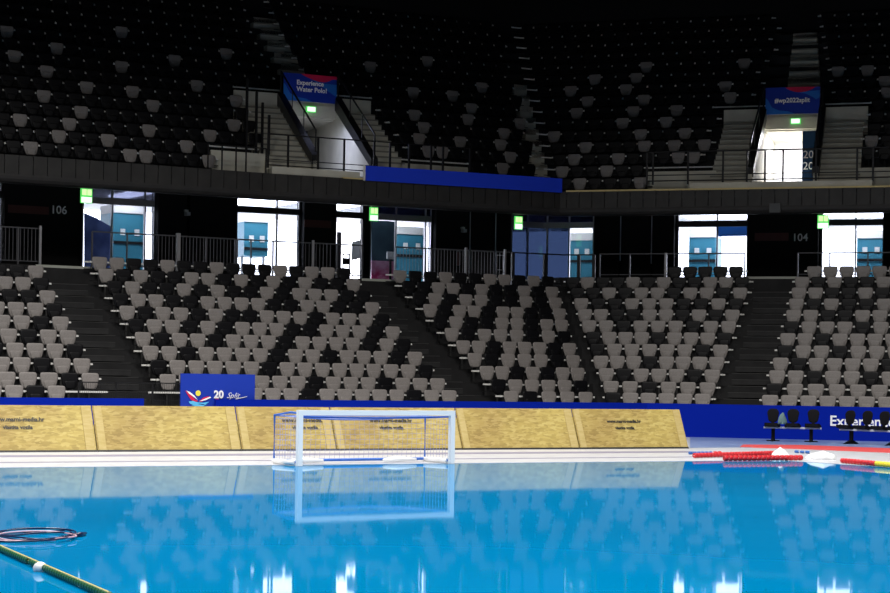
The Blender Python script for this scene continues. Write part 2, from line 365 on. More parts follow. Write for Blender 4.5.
# concourse back wall with its windows --------------------------------------------------
WO = 13.5; WT = 7.27; WH = 7.85
wins = [ # px0, px1, z sill, mullions, left panes material, transom material
 (-12, 2, CONC, [], {}, 'glass'),
 (82, 155, CONC, [112, 145], {}, 'glass_half'),
 (236, 300, CONC, [277], {}, 'glass'),
 (335, 363.5, CONC, [], {}, 'glass'),
 (370, 432, CONC, [396, 425.5], {}, 'glass_dim'),
 (511, 594, CONC, [528, 547, 569], {0: 'glass_blue', 1: 'glass_blue', 2: 'glass_blue'}, 'glass_dim'),
 (677, 748, CONC2, [717], {}, 'glass'),
 (821, 884, CONC2, [855.5], {}, 'glass')]
prev = None; n = 0
for i, (a, b, sill, mul, films, trm) in enumerate(wins):
    # wall piece before the window
    w = MB()
    if i == 0:
        s1 = arc(a, 240, WO); fr = segpts(WO, .1, s1); nn = nrm(0); w.ring(fr, [(p[0]+nn[0]*.3, p[1]+nn[1]*.3) for p in fr], CONC-.2, WH)
    else:
        fr, bk = band(WO, WO+.3, wins[i-1][1], a, 240); w.ring(fr, bk, CONC-.2, WH)
    struct('wall_concourse', w, M['black'])
    n += 1
    root = empty('window_%d' % n, (*along(WO, arc((a+b)/2, 240, WO))[:2], sill)); root['kind'] = 'structure'
    fm = MB()
    def fbar(pa, pb, z0, z1, d=.1, o=WO+.05):
        f_, b_ = band(o, o+d, pa, pb, 240); fm.ring(f_, b_, z0, z1)
    fbar(a, b, WT-.05, WT+.16); fbar(a, b, WH-.15, WH); fbar(a, b, sill-.02, sill+.05)
    for q in [a+.7]+mul+[b-.7]: fbar(q-.7, q+.7, sill, WH-.1)
    fm.build('window_frame', M['darkmetal'] if i not in (1, 4, 5) else M['steel'], root, world=True)
    ed = [a]+mul+[b]
    for j in range(len(ed)-1):
        if i == 3: continue
        g = MB(); f_, b_ = band(WO+.09, WO+.11, ed[j]+.7, ed[j+1]-.7, 240); g.ring(f_, b_, sill+.05, WT)
        g.build('pane', M[films.get(j, 'glass')], root, world=True)
    g = MB(); f_, b_ = band(WO+.09, WO+.11, a+1.4, b-1.4, 240); g.ring(f_, b_, WT+.12, WH-.15); g.build('transom_pane', M[trm], root, world=True)
w = MB(); s0 = arc(884, 240, WO); fr = segpts(WO, s0, s0+22); nn = nrm(4); w.ring(fr, [(p[0]+nn[0]*.3, p[1]+nn[1]*.3) for p in fr], CONC-.2, WH)
struct('wall_concourse', w, M['black'])
# piers standing proud of the wall
for a, b, z in ((4, 79, CONC), (158, 186, CONC), (190, 232, CONC), (304, 332, CONC), (436, 468, CONC), (472, 493, CONC), (600, 619, CONC2), (623, 650, CONC2), (654, 674, CONC2), (752, 818, CONC2)):
    fr, bk = band(WO-.25, WO+.02, a, b, 240); struct('wall_pier', MB().ring(fr, bk, z-.05, WH), M['black'])
# thin light pipes on the piers
for px, o, z0, z1 in ((470, 13.3, CONC, 7.8), (495.5, 13.3, CONC, 7.8), (620.5, 13.2, 6.0, 7.8), (651.5, 13.2, 5.9, 7.8)):
    X, Y, _ = pt(px, 240, o); c_ = MB().tube([(X, Y, z0), (X, Y, z1)], .022, 6).build('service_pipe', M['steel'])
    tag(c_, 'thin grey pipe running up the black wall, %s' % {470: 'left of the ladder frame', 495.5: 'just right of the ladder frame', 620.5: 'left one of the right pair', 651.5: 'right one of the right pair'}[px], 'pipe', 'thin grey service pipes')
# slab over the concourse, outside lobby
struct('ceiling_concourse', MB().ring(poly(9.35), poly(22.4), WH, WH+.25), M['ceiling'])
struct('ceiling_lobby', MB().ring(poly(13.85), poly(22.4), WH-.06, WH-.01), M['paving'])
for a, b in ((136, 157), (236, 301), (335, 364), (677, 748), (821, 884)):
    o = 14.0; fr, bk = band(o, 16.5, a, b, 205); t_ = MB().ring(fr, bk, WH-.12, WH-.07).build('ceiling_light', M['lamp'])
    tag(t_, 'glowing white ceiling light seen above %s' % {136: 'the leftmost large window', 236: 'the second bright window', 335: 'the open doorway', 677: 'the window left of number 104', 821: 'the far right window'}[a], 'light', 'lobby ceiling lights')
struct('ground_outside', MB().ring(poly(13.9), poly(45), CONC-.3, CONC-.05), M['paving'])
# red stripes and block numbers on the piers
for a, b, y0_, y1_ in ((8, 49, 204.5, 212.5), (755, 789, 233, 241), (304.5, 331.5, 219.5, 227)):
    o = WO-.25; Z1 = pt(a, y0_, o)[2]; Z0 = pt(a, y1_, o)[2]
    fr, bk = band(o-.012, o-.002, a, b, 210); t_ = MB().ring(fr, bk, Z0, Z1).build('wall_stripe', M['redstripe'])
    tag(t_, 'dark red painted stripe on the black wall %s' % {8: 'left of number 106', 755: 'left of number 104', 304.5: 'between the two bright doorways'}[a], 'stripe', 'dark red wall stripes')
for txt, px, py, h in (('106', 50.5, 213.2, .36), ('104', 792, 241, .36)):
    X, Y, Z = pt(px, py, WO-.27); i = hit(px, py, WO-.27)[2]
    t_ = lettering('block_number', txt, h*1.02, (X, Y, Z), ANG[i], M['white_text'], bold=.004)
    tag(t_, 'white number %s on the black concourse wall' % txt, 'number', 'block numbers')
# exit signs hung under the balcony edge
for i, (px, py, lab) in enumerate(((81, 187, 'far left beside the pier numbered 106'), (370, 206, 'above the magenta poster, near the middle'), (515, 215, 'over the blue grey glazing'), (817.5, 214, 'at the far right beside number 104'))):
    o = 10.3; X, Y, Z = pt(px, py+1, o); a = ANG[hit(px, py, o)[2]]
    r = empty('exit_sign', (X, Y, Z-.45), a, 'lit green exit sign hanging ' + lab, 'sign', 'exit signs')
    w_ = .37 if i in (0, 3) else .30
    hs = MB().box((w_/2, .03, .225), (w_, .05, .45)).build('housing', M['exit_green'], r)
    MB().box((w_/2, .0, .10), (w_*.9, .012, .17)).build('lower_panel', M['exit_white'], hs)
    f = MB().box((w_*.30, 0, .33), (w_*.38, .012, .18)).box((w_*.74, 0, .33), (w_*.36, .012, .18)).build('upper_panel', M['exit_yellow'], hs)
    MB().tube([(w_/2, .03, .44), (w_/2, .03, WH-Z+.47)], .012, 6).build('hanger', M['darkmetal'], r)
# booths beyond the glass
for px0, px1, z0, lab, z1 in ((113, 144.5, CONC, 'behind the leftmost large window', 7.42), (244, 268, 5.9, 'raised on legs in the second bright window', 7.36), (397, 425, CONC, 'behind the window next to the magenta poster', 7.2),
                      (570, 593, CONC, 'at the right end of the blue grey glazing', 7.2), (689, 716, CONC2, 'behind the window left of number 104', 7.28), (857, 884, CONC2, 'behind the far right window', 7.2)):
    o = 15.6; a_, b_ = arc(px0, 240, o), arc(px1, 240, o); X, Y, i = along(o, a_); W_ = b_-a_
    zc = CONC-.05
    r = empty('glazed_booth', (X, Y, zc), ANG[i], 'blue green booth with pale header, ' + lab, 'booth', 'glazed booths outside the windows')
    bd = MB().box((W_/2, .6, (z0+z1-.28)/2-zc), (W_, 1.2, z1-.28-z0+.0)).build('body', M['teal'], r)
    MB().box((W_/2, .58, z1-.14-zc), (W_+.02, 1.26, .28)).build('header', M['booth_head'], r)
    MB().box((W_/2, -.02, 6.15-zc), (W_, .04, .09)).build('crossbar', M['darkmetal'], bd)
    for q in (.3, .75): MB().box((W_*q, -.01, 6.5-zc), (.17, .03, .22)).build('notice', M['booth_head'], bd)
    if z0 > CONC2+.1:
        for q in (.05, .95): MB().box((W_*q, .3, (z0-zc)/2), (.08, .08, z0-zc)).build('leg', M['silver'], r)
# screens and posters behind the glass
def panelthing(name, pts, o, th, m, label, cat, parent=None):
    """flat board parallel to the bowl, outline given by photo points"""
    i = hit(pts[0][0], 240, o)[2]; ax = (cos(ANG[i]), sin(ANG[i]), 0); X0, Y0_, Z0 = pt(*pts[0], o); ol = []
    for p in pts:
        X, Y, Z = pt(*p, o); ol.append(((X-X0)*ax[0]+(Y-Y0_)*ax[1], Z-Z0))
    b = MB().slab(ol, (X0, Y0_, Z0), ax, (0,0,1), -th).build(name, m)
    return tag(b, label, cat)
panelthing('window_mural', [(84,272),(84,213),(96,218),(110,226.5),(110,272)], 14.6, .05, M['mural'], 'dark blue mural with a slanted top behind the leftmost large window', 'mural')
panelthing('poster_board', [(371,279),(371,221),(386.5,221),(396,222),(396,279)], 14.4, .05, M['darkteal'], 'dark teal printed board beside the open doorway', 'poster')
panelthing('poster_board', [(371,281),(371,260.5),(395.5,261.5),(395.5,281)], 14.3, .04, M['magenta'], 'magenta and white poster low behind the glass near the open doorway', 'poster')
panelthing('blind', [(718.5,236.5),(718.5,225),(747,224.5),(747,236)], 14.2, .05, M['skyblue'], 'pale blue blind in the upper half of the window left of number 104', 'blind')
# doorway furniture in the open doorway
X, Y, Z = pt(346, 262, 14.3); r = empty('sanitiser_stand', (X, Y, CONC), ANG[1], 'small dispenser stand with a red base sign in the open doorway', 'stand')
MB().box((-.12, 0, .6), (.04, .04, 1.2)).box((.14, 0, .6), (.04, .04, 1.2)).box((0, 0, 1.2), (.3, .06, .05)).build('frame', M['darkmetal'], r)
MB().box((0, 0, .95), (.2, .16, .22)).build('dispenser', M['chair'], r); MB().box((-.04, -.02, .42), (.3, .08, .34)).build('sign_plate', M['red'], r)
X, Y, Z = pt(339, 245, 14.8); MBx = MB().box((X, Y, CONC+1.0), (.14, .1, 2.0), ANG[1]).build('door_post', M['chair']); tag(MBx, 'black post at the left side of the open doorway', 'post')
X, Y, Z = pt(357, 240, 14.5); r = empty('display_easel', (X, Y, CONC), ANG[1], 'grey framed display board on thin legs in the open doorway', 'easel')
MB().slab([(-.22,1.0),(.16,1.1),(.20,1.75),(-.2,1.65)], (0,0,0), (1,0,0), (0,0,1), -.04).build('board', M['silver'], r)
for a, b in (((0,1.1),(-.2,0)), ((0,1.1),(.2,0))): MB().tube([(a[0], .05, a[1]), (b[0], .1, b[1])], .018, 6).build('leg', M['steel'], r)
X, Y, Z = pt(390.5, 252, 14.0); r = empty('information_lectern', (X, Y, CONC), ANG[1], 'slim lectern with a white sheet in front of the magenta poster', 'lectern')
MB().box((0, 0, .55), (.06, .06, 1.1)).build('post', M['darkmetal'], r); MB().box((0, -.02, 1.2), (.3, .05, .26)).build('sheet', M['white'], r)
# wall devices
for px, py, lab in ((187, 213, 'right of the leftmost large window'), (463.5, 230, 'above the red extinguisher')):
    X, Y, Z = pt(px, py, 13.12); a = ANG[hit(px, py, 13.12)[2]]; r = empty('security_camera', (X, Y, Z), a, 'small white security camera on the black pier ' + lab, 'camera', 'security cameras')
    MB().box((0, .06, .07), (.12, .12, .08)).build('mount', M['booth_head'], r); MB().box((0, -.03, -.03), (.13, .22, .11)).build('camera_body', M['silver'], r)
X, Y, Z = pt(458.5, 250, 13.1); r = empty('fire_extinguisher', (X, Y, 5.72), ANG[1], 'red fire extinguisher hung on the black pier', 'extinguisher')
MB().tube([(0,0,0),(0,0,.02),(0,0,.42),(0,0,.48)], [.05,.075,.075,.03], 10).build('cylinder', M['redstripe'], r, smooth=True); MB().box((0,0,.53),(.1,.04,.06)).build('valve', M['silver'], r)
X, Y, Z = pt(746, 251, 9.5)
# small speaker under the balcony edge
X, Y, Z = pt(775, 208, 9.22); t_ = MB().box((X, Y, Z), (.36, .09, .30), ANG[3]).build('wall_grille', M['silver']); t_.data.materials[0] = mat('grey_grille', (.09,.095,.10), .6); tag(t_, 'small square grey grille on the balcony front above number 104', 'grille')

# concourse railings -----------------------------------------------------------------------
def railing(o, a, b, zf, zt, posts, label, bal=None, m='steel', group=None, lower=.12, mids=(), py=250, name='guard_railing', pr=.022, tr=.022):
    s0, s1 = arc(a, py, o), arc(b, py, o); P_ = segpts(o, s0, s1)
    r = empty(name, (*P_[0], zf), 0, label, 'railing', group)
    MB().tube([(*p, zt) for p in P_], tr, 6).build('top_rail', M[m], r, world=True)
    MB().tube([(*p, zf+lower) for p in P_], tr*.8, 6).build('bottom_rail', M[m], r, world=True)
    for z in mids: MB().tube([(*p, z) for p in P_], tr*.6, 6).build('mid_rail', M[m], r, world=True)
    for q in posts:
        X, Y, i = along(o, arc(q, py, o)); MB().box((X, Y, (zf+zt)/2), (pr*2, pr*2, zt-zf), ANG[i]).build('post', M[m], r, world=True)
    for (x0, x1) in (bal or []):
        g = MB(); sa, sb = arc(x0, py, o), arc(x1, py, o); n_ = int((sb-sa)/.11)
        for j in range(1, n_):
            X, Y, i = along(o, sa+(sb-sa)*j/n_); g.box((X, Y, (zf+lower+zt)/2), (.016, .016, zt-zf-lower), ANG[i])
        g.build('baluster_panel', M[m], r, world=True)
    return r
M['steel_dk'] = mat('dull_steel', (.11,.11,.12), .4, .5)
G_ = 'concourse guard railings'
railing(8.15, -12, 40, CONC, 5.9, [-10, 18, 40], 'concourse railing with thin uprights at the far left', [(-10, 39)], 'steel_dk', G_)
railing(8.15, 92, 235, CONC, 5.9, [92, 127, 178, 206, 235], 'concourse railing above the left half of the goal block', [(155, 234)], 'steel_dk', G_)
railing(8.15, 237, 362, CONC, 5.9, [237, 251, 273, 313, 337, 362], 'concourse railing in front of the two bright windows', [(302, 334)], 'steel_dk', G_)
railing(8.15, 396, 510, CONC, 5.9, [396, 426, 466, 505], 'concourse railing with thin uprights above the lower middle block', [(397, 509)], 'steel_dk', G_)
railing(8.15, 512.5, 594, CONC, 5.9, [513, 545, 579, 594], 'dark open railing in front of the blue grey glazing', None, 'darkmetal', G_, pr=.05)
railing(8.75, 600, 745, CONC2, 5.96, [600, 630, 665, 709, 745], 'concourse railing left of number 104', None, 'steel_dk', G_, lower=.1)
railing(8.75, 798, 905, CONC2, 5.96, [798, 830, 868, 903], 'concourse railing at the far right', None, 'steel_dk', G_, lower=.1)
for px, lab in ((40, 'beside the far left stairs'), (178, 'right of the leftmost large window'), (313, 'between the bright window and the doorway'), (466, 'below the security camera'), (505, 'left of the blue grey glazing'), (666, 'left of the far bright window')):
    o = 8.05 if px < 600 else 8.65; X, Y, i = along(o, arc(px, 250, o)); z = CONC if px < 600 else CONC2
    w_ = .07 if px != 178 else .12
    t_ = MB().box((X, Y, (z+5.98)/2), (w_, w_*.8, 5.98-z), ANG[i]).build('railing_pillar', M['steel']); tag(t_, 'bright steel railing pillar ' + lab, 'pillar', 'bright steel railing pillars')
X0, Y0_, i = along(8.3, arc(497, 250, 8.3)); r = empty('ladder_frame', (X0, Y0_, CONC), ANG[i], 'slim pale ladder like frame left of the blue grey glazing', 'frame')
MB().tube([(0,0,0),(0,0,1.0)], .015, 6).tube([(.3,0,0),(.3,0,1.0)], .015, 6).build('upright', M['steel'], r)
for z in (.25, .5, .98): MB().tube([(0,0,z),(.3,0,z)], .012, 6).build('rung', M['steel'], r)

# ------------------------------------------------------------------ balcony front (fascia) with panels
FO = 9.3
fs = MB().ring(poly(FO+.05), poly(FO+.3), 7.45, 8.10)
struct('balcony_front_core', fs, M['blackwall'])
pn = MB(); P = poly(FO); tot = sum(hypot(P[i+1][0]-P[i][0], P[i+1][1]-P[i][1]) for i in range(5)); s = 12.
while s < tot-14:
    fr = segpts(FO, s+.012, s+.44-.012); i0 = along(FO, s+.2)[2]; nn = nrm(i0)
    pn.ring(fr, [(p[0]+nn[0]*.06, p[1]+nn[1]*.06) for p in fr], 7.56, 8.12); s += .44
struct('balcony_front_panels', pn, M['fascia'])
lip = MB(); prof = [(0.0,7.56),(-.02,7.50),(-.015,7.42),(.03,7.34),(.10,7.30),(.35,7.30),(.35,7.56)]
rings = [[(*p, z) for p in poly(FO+.0+d)] for d, z in prof]; nv = len(rings[0])
for q in range(len(prof)):
    q2 = (q+1) % len(prof); lip.add(rings[q]+rings[q2], [(i, i+1, nv+i+1, nv+i) for i in range(nv-1)])
struct('balcony_front_lip', lip, M['fascia_lip'])
struct('balcony_soffit', MB().ring(poly(FO+.3), poly(FO+.5), 7.32, WH), M['blackwall'])
fr, bk = band(FO-.02, FO+.33, 566, 990, 190); struct('balcony_edge_strip', MB().ring(fr, bk, 8.105, 8.16), M['yellow_edge'])
fr, bk = band(FO-.02, FO+.33, 343, 366, 190); struct('balcony_edge_strip', MB().ring(fr, bk, 8.105, 8.15), M['yellow_edge'])
fr, bk = band(FO-.08, FO-.03, 366, 562, 180)
bb = MB().ring(fr, bk, 8.08, 8.56).build('balcony_banner', M['royal2']); tag(bb, 'long plain bright blue banner hung on the upper balcony edge', 'banner')
X, Y, Z = pt(364.2, 173, FO-.06); t_ = MB().box((X, Y, 8.32), (.05, .05, .5), ANG[2]).build('banner_post', M['white']); tag(t_, 'short white post at the left end of the long blue banner', 'post')

# ------------------------------------------------------------------ upper tier
NU = 15
ut = MB()
# portals
def lerp(a, b, t): return (a[0]+(b[0]-a[0])*t, a[1]+(b[1]-a[1])*t)
portals = {
 'L': dict(bl=(-5.71,68.69), br=(-3.94,69.56), fr=(-2.50,65.70), fl=(-4.23,64.85)),
 'R': dict(bl=(11.19,70.68), br=(13.00,70.10), fr=(12.06,66.09), fl=(10.14,66.71))}
def sproj(p, o):
    P = poly(o); best = None; acc = 0
    for i in range(5):
        (x0, y0), (x1, y1) = P[i], P[i+1]; L = hypot(x1-x0, y1-y0); t = ((p[0]-x0)*(x1-x0)+(p[1]-y0)*(y1-y0))/L/L; t = max(0, min(1, t))
        d = hypot(x0+t*(x1-x0)-p[0], y0+t*(y1-y0)-p[1])
        if best is None or d < best[0]: best = (d, acc+t*L)
        acc += L
    return best[1]
for k in range(NU):
    o = UO+DEP*k; oa = o-.5 if k else FO+.3; ob = o+.27; z0 = FU(k)-.75 if k else WH
    t = (o-10.2)/4.1; tot_ = 1e9; ed = []
    for key in 'LR':
        p = portals[key]; l_, r_ = lerp(p['fl'], p['bl'], t), lerp(p['fr'], p['br'], t); ed += [sproj(l_, oa)-.13, sproj(r_, oa)+.13]
    full = sum(hypot(poly(oa)[i+1][0]-poly(oa)[i][0], poly(oa)[i+1][1]-poly(oa)[i][1]) for i in range(5))
    for sa, sb in ((0.01, ed[0]), (ed[1], ed[2]), (ed[3], full-.01)):
        fr = segpts(oa, sa, sb); ia, ib = along(oa, sa+.01)[2], along(oa, sb-.01)[2]; n0, n1 = nrm(ia), nrm(ib); d = ob-oa
        mid = [poly(ob)[j+1] for j in range(ia, ib)][:len(fr)-2]
        bk = [(fr[0][0]+n0[0]*d, fr[0][1]+n0[1]*d)]+mid+[(fr[-1][0]+n1[0]*d, fr[-1][1]+n1[1]*d)]
        ut.ring(fr, bk, z0, FU(k))
    if k > 5:
        for sa, sb in ((ed[0]-.02, ed[1]+.02), (ed[2]-.02, ed[3]+.02)):
            fr = segpts(oa, sa, sb); n0, n1 = nrm(along(oa, sa)[2]), nrm(along(oa, sb)[2]); d = ob-oa
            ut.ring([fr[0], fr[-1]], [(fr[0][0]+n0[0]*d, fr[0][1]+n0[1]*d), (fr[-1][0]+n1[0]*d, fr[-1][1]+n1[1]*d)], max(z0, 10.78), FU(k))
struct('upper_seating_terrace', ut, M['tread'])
ZT6 = FU(6); HB = 10.70; HT = 11.20; BT = 12.16
def ext(a, b, t): L = hypot(b[0]-a[0], b[1]-a[1]); return (b[0]+(b[0]-a[0])/L*t, b[1]+(b[1]-a[1])/L*t)
def side(p, q, d):
    """offset both points sideways (left of p->q positive)"""
    L = hypot(q[0]-p[0], q[1]-p[1]); nx, ny = -(q[1]-p[1])/L*d, (q[0]-p[0])/L*d
    return (p[0]+nx, p[1]+ny), (q[0]+nx, q[1]+ny)
for key, p in portals.items():
    where = 'left' if key == 'L' else 'right'
    ang = math.atan2(p['br'][1]-p['bl'][1], p['br'][0]-p['bl'][0])
    # passage: dark floor, lining back wall with the lit door opening
    zf = 8.30
    struct('portal_floor', MB().prism([p['fl'], p['fr'], p['br'], p['bl']], 8.0, zf), M['concrete'])
    # solid beneath/around: side walls with sloping tops
    for sd, (f, b) in (('l', (p['fl'], p['bl'])), ('r', (p['fr'], p['br']))):
        d = .16 if sd == 'l' else -.16
        f2, b2 = side(f, b, d); bx, bx2 = ext(f, b, .5), ext(f2, b2, .5)
        struct('portal_side_wall', MB().prism([f, bx, bx2, f2], WH, [8.72, 11.25, 11.25, 8.72]), M['concrete'])
        # black stringer cap and handrail over the wall
        c1, c2 = side(f, b, d*1.25), side(f, b, -d*.25)
        r = empty('portal_handrail', (*f, 8.7), 0, 'black sloping handrail on the %s side of the %s upper entrance' % ({'l': 'left', 'r': 'right'}[sd], where), 'handrail', 'handrails of the upper entrances')
        MB().prism([c1[0], c1[1], c2[1], c2[0]], [8.60, 11.0, 11.0, 8.60], [8.92, 11.45, 11.45, 8.92]).build('stringer', M['darkmetal'], r, world=True)
        m_ = lerp(f, f2, .5); n_ = lerp(b, b2, .5)
        MB().tube([(*m_, 9.0), (*m_, 9.72), (*n_, 12.2), (*n_, 11.4)], .03, 6).build('handrail', M['darkmetal'], r, world=True)
        for t in (.33, .66): q = lerp(m_, n_, t); MB().tube([(*q, 8.9+2.5*t), (*q, 9.72+2.48*t)], .018, 6).build('baluster', M['darkmetal'], r, world=True)
    # header above the opening, landing slab behind
    f_, b_ = p['bl'], p['br']; bl2, br2 = ext(p['fl'], p['bl'], .25), ext(p['fr'], p['br'], .25)
    struct('portal_header', MB().prism([p['bl'], p['br'], br2, bl2], HB, HT), M['concrete'])
    bl3, br3 = ext(p['fl'], p['bl'], 3.4), ext(p['fr'], p['br'], 3.4)
    # tunnel behind the header
    struct('portal_ceiling', MB().prism([bl2, br2, br3, bl3], HB-.05, HB+.15), M['concrete'])
    for a_, b_, d in ((p['bl'], bl3, .12), (p['br'], br3, -.12)):
        a2, b2 = side(a_, b_, d); struct('portal_tunnel_wall', MB().prism([a_, b_, b2, a2], WH+.2, HB+.1), M['concrete'])
    struct('portal_tunnel_floor', MB().prism([p['bl'], p['br'], br3, bl3], 8.0, 8.3), M['concrete'])
    e3, g3 = ext(p['fl'], p['bl'], 3.5), ext(p['fr'], p['br'], 3.5)
    struct('portal_end_wall', MB().prism([bl3, br3, g3, e3], WH+.2, HB+.1), M['white'] if key == 'R' else M['blackwall'])
    # banner
    off = -.05; nn = (-sin(ang), cos(ang)); A_ = (p['bl'][0]+nn[0]*off, p['bl'][1]+nn[1]*off); W_ = hypot(p['br'][0]-p['bl'][0], p['br'][1]-p['bl'][1])
    ax = (cos(ang), sin(ang), 0); Z0 = HT+.02; Hh = BT-Z0
    r = empty('event_banner', (A_[0], A_[1], Z0), ang, 'blue and red banner reading %s over the %s upper entrance' % ('Experience Water Polo' if key == 'L' else '#wp2022split', where), 'banner', 'event banners over the upper entrances')
    r = MB().box((W_/2, .015, Hh/2), (W_, .03, Hh)).build('cloth', M['navyblue'], r)
    def wave(pts, m, nm, dy): MB().slab(pts, (0, dy, 0), (1,0,0), (0,0,1), -.004).build(nm, m, r)
    n_ = 14; top = [(W_*i/n_, Hh) for i in range(n_+1)]
    x0 = .32 if key == 'L' else .36
    red = [(W_*(x0+(1-x0)*i/n_), Hh*(1-(.27 if key == 'L' else .22)*(.35+.65*i/n_ if key == 'L' else .9)*(sin(pi*min(1, (i/n_)*1.15))**.7 if i not in (0,) else 0)-(.12*i/n_ if key == 'L' else 0))) for i in range(n_+1)]
    wave([(W_*x0, Hh)]+red[1:]+[(W_, Hh)], M['crimson'], 'red_wave', -.006)
    if key == 'R': wave([(W_*.62,Hh*.80),(W_*.8,Hh*.83),(W_,Hh*.86),(W_,Hh*.60),(W_*.93,Hh*.52),(W_*.86,Hh*.62),(W_*.74,Hh*.74)], M['skyblue'], 'blue_wave', -.003)
    else: wave([(W_*.55,Hh*.80),(W_*.75,Hh*.70),(W_,Hh*.70),(W_,Hh*.25),(W_*.9,Hh*.36),(W_*.75,Hh*.55)], M['skyblue'], 'blue_wave', -.003)
    wave([(0,0),(W_*.55,0),(W_*.42,Hh*.10),(W_*.25,Hh*.14),(W_*.12,Hh*.26),(W_*.04,Hh*.55),(0,Hh*.62)], M['skyblue'], 'blue_wave', -.003)
    if key == 'L':
        for t_, z in (('Experience', .60), ('Water Polo!', .36)):
            X, Y = A_[0]+ax[0]*W_*.24-nn[0]*.012, A_[1]+ax[1]*W_*.24-nn[1]*.012
            lettering('lettering', t_, .225, (X, Y, Z0+Hh*z), ang, M['white_text'], r, bold=.006)
    else:
        X, Y = A_[0]+ax[0]*W_*.17-nn[0]*.012, A_[1]+ax[1]*W_*.17-nn[1]*.012
        lettering('lettering', '#wp2022split', .225, (X, Y, Z0+Hh*.43), ang, M['white_text'], r, bold=.006)
    # exit sign on the header
    mx = lerp(p['bl'], p['br'], .52 if key == 'L' else .56); X, Y = mx[0]-nn[0]*.05, mx[1]-nn[1]*.05
    r = empty('exit_sign', (X, Y, 10.86), ang, 'small lit exit sign on the header of the %s upper entrance' % where, 'sign', 'exit signs')
    hs = MB().box((0, 0, .1), (.34, .07, .2)).build('housing', M['exit_green'], r); MB().box((0, -.04, .1), (.29, .012, .15)).build('face', M['exit_white'], hs)
    # stairs left and right of the portal
    for sd in ('l', 'r'):
        f, b = (p['fl'], p['bl']) if sd == 'l' else (p['fr'], p['br']); sg = 1 if sd == 'l' else -1
        f1, b1 = side(f, b, .17*sg); wid = {'Ll': 1.55, 'Lr': 1.15, 'Rl': 1.25, 'Rr': 1.35}[key+sd]; f2, b2 = side(f, b, (.17+wid)*sg)
        st = MB(); n_ = 11
        for j in range(n_):
            t0, t1 = .04+.96*j/n_, .04+.96*(j+1)/n_+.01; z = 8.45+(ZT6-8.45)*(j+1)/n_
            st.prism([lerp(f1, b1, t0), lerp(f2, b2, t0), lerp(f2, b2, t1), lerp(f1, b1, t1)][::sg], WH, z)
        struct('stair_flight', st, M['concrete_stair'])
        ns = MB()  # thin strips put the faint shade lines between steps into colour
        for j in range(n_):
            t0 = .04+.96*j/n_; z = 8.45+(ZT6-8.45)*(j+1)/n_
            ns.prism([lerp(f1, b1, t0-.004), lerp(f2, b2, t0-.004), lerp(f2, b2, t0+.008), lerp(f1, b1, t0+.008)][::sg], z-.05, z+.004)
        struct('stair_edge_strip', ns, M['step_shade'])
        # floor at the foot of the stair
        g1, g2 = ext(b1, f1, .35), ext(b2, f2, .35)
        struct('stair_landing', MB().prism([f1, g1, g2, f2], WH, 8.35), M['concrete'])
    # upper flight over the portal
    u0l, u0r = ext(p['fl'], p['bl'], .6), ext(p['fr'], p['br'], .6)
    if key == 'R': u0l, u0r = lerp(u0l, u0r, .22), lerp(u0l, u0r, .86)
    u1l, u1r = (ext(p['fl'], p['bl'], 4.2), ext(p['fr'], p['br'], 4.2))
    if key == 'R': u1l, u1r = lerp(u1l, u1r, .22), lerp(u1l, u1r, .86)
    struct('upper_landing', MB().prism([p['bl'], p['br'], ext(p['fr'], p['br'], .7), ext(p['fl'], p['bl'], .7)], HT-.1, HT+.02), M['concrete'])
    st = MB(); ns = MB()
    for k in range(7, NU):
        y = 113-11.7*(k-7)
        a_, b_ = ((784+1.3*(k-7), 822-.7*(k-7)) if key == 'R' else (274-6.8*(k-11), 301-6.5*(k-11)))
        for h in (0, 1):
            o = UO+DEP*k-.5-.375*(1-h); f_, k_ = band(o, o+.42+.36*h, a_, b_, y); z = FU(k)-.25*(1-h)+.02; st.ring(f_, k_, FU(k)-.7, z)
            f_, k_ = band(o-.01, o+.03, a_, b_, y); ns.ring(f_, k_, z-.05, z+.004)  # same painted shade line along each upper step edge
    struct('stair_flight', st, M['concrete_stair']); struct('stair_edge_strip', ns, M['step_shade'])
# dark blue poster inside the right portal
p = portals['R']; ang = math.atan2(p['br'][1]-p['bl'][1], p['br'][0]-p['bl'][0]); nn = (-sin(ang), cos(ang))
q0, q1 = lerp(p['bl'], p['br'], .665), lerp(p['bl'], p['br'], .99); q0 = (q0[0]+nn[0]*.3, q0[1]+nn[1]*.3)
W_ = .56; r = empty('portal_poster', (q0[0], q0[1], 8.31), ang, 'dark blue poster board with large year numerals inside the right upper entrance', 'poster')
r = MB().box((W_/2, .03, 1.19), (W_, .05, 2.38)).build('board', M['posterblue'], r)
for z, m_ in ((1.38, 'dim_text'), (.98, 'white_text')):
    lettering('lettering', '2022' if 0 else '202', .38, (q0[0]+ax[0]*0+cos(ang)*.03-nn[0]*.01, q0[1]+sin(ang)*.03-nn[1]*.01, 8.31+z), ang, M[m_], r)
# concrete kerbs at the balcony edge near the portals
for a, b in ((272, 360), (690, 872)):
    fr, bk = band(FO+.12, FO+.27, a, b, 180); struct('balcony_kerb', MB().ring(fr, bk, 8.1, 8.36), M['concrete'])
# exposed concrete wall faces beside the portal stairs (below the first row rail)
for a, b in ((211, 268), (402, 468), (648, 716), (858, 905)):
    o = UO+DEP-.56; fr, bk = band(o, o+.1, a, b, 165); struct('wall_exposed', MB().ring(fr, bk, FU(0), TOPU(1)-.30), M['concrete'])
for a, b in ((234, 278), (339, 371), (724, 765), (826, 868)):
    o = UO+DEP*6-.56; fr, bk = band(o, o+.1, a, b, 105); struct('wall_exposed', MB().ring(fr, bk, FU(5)-.6, TOPU(6)-.30), M['concrete'])
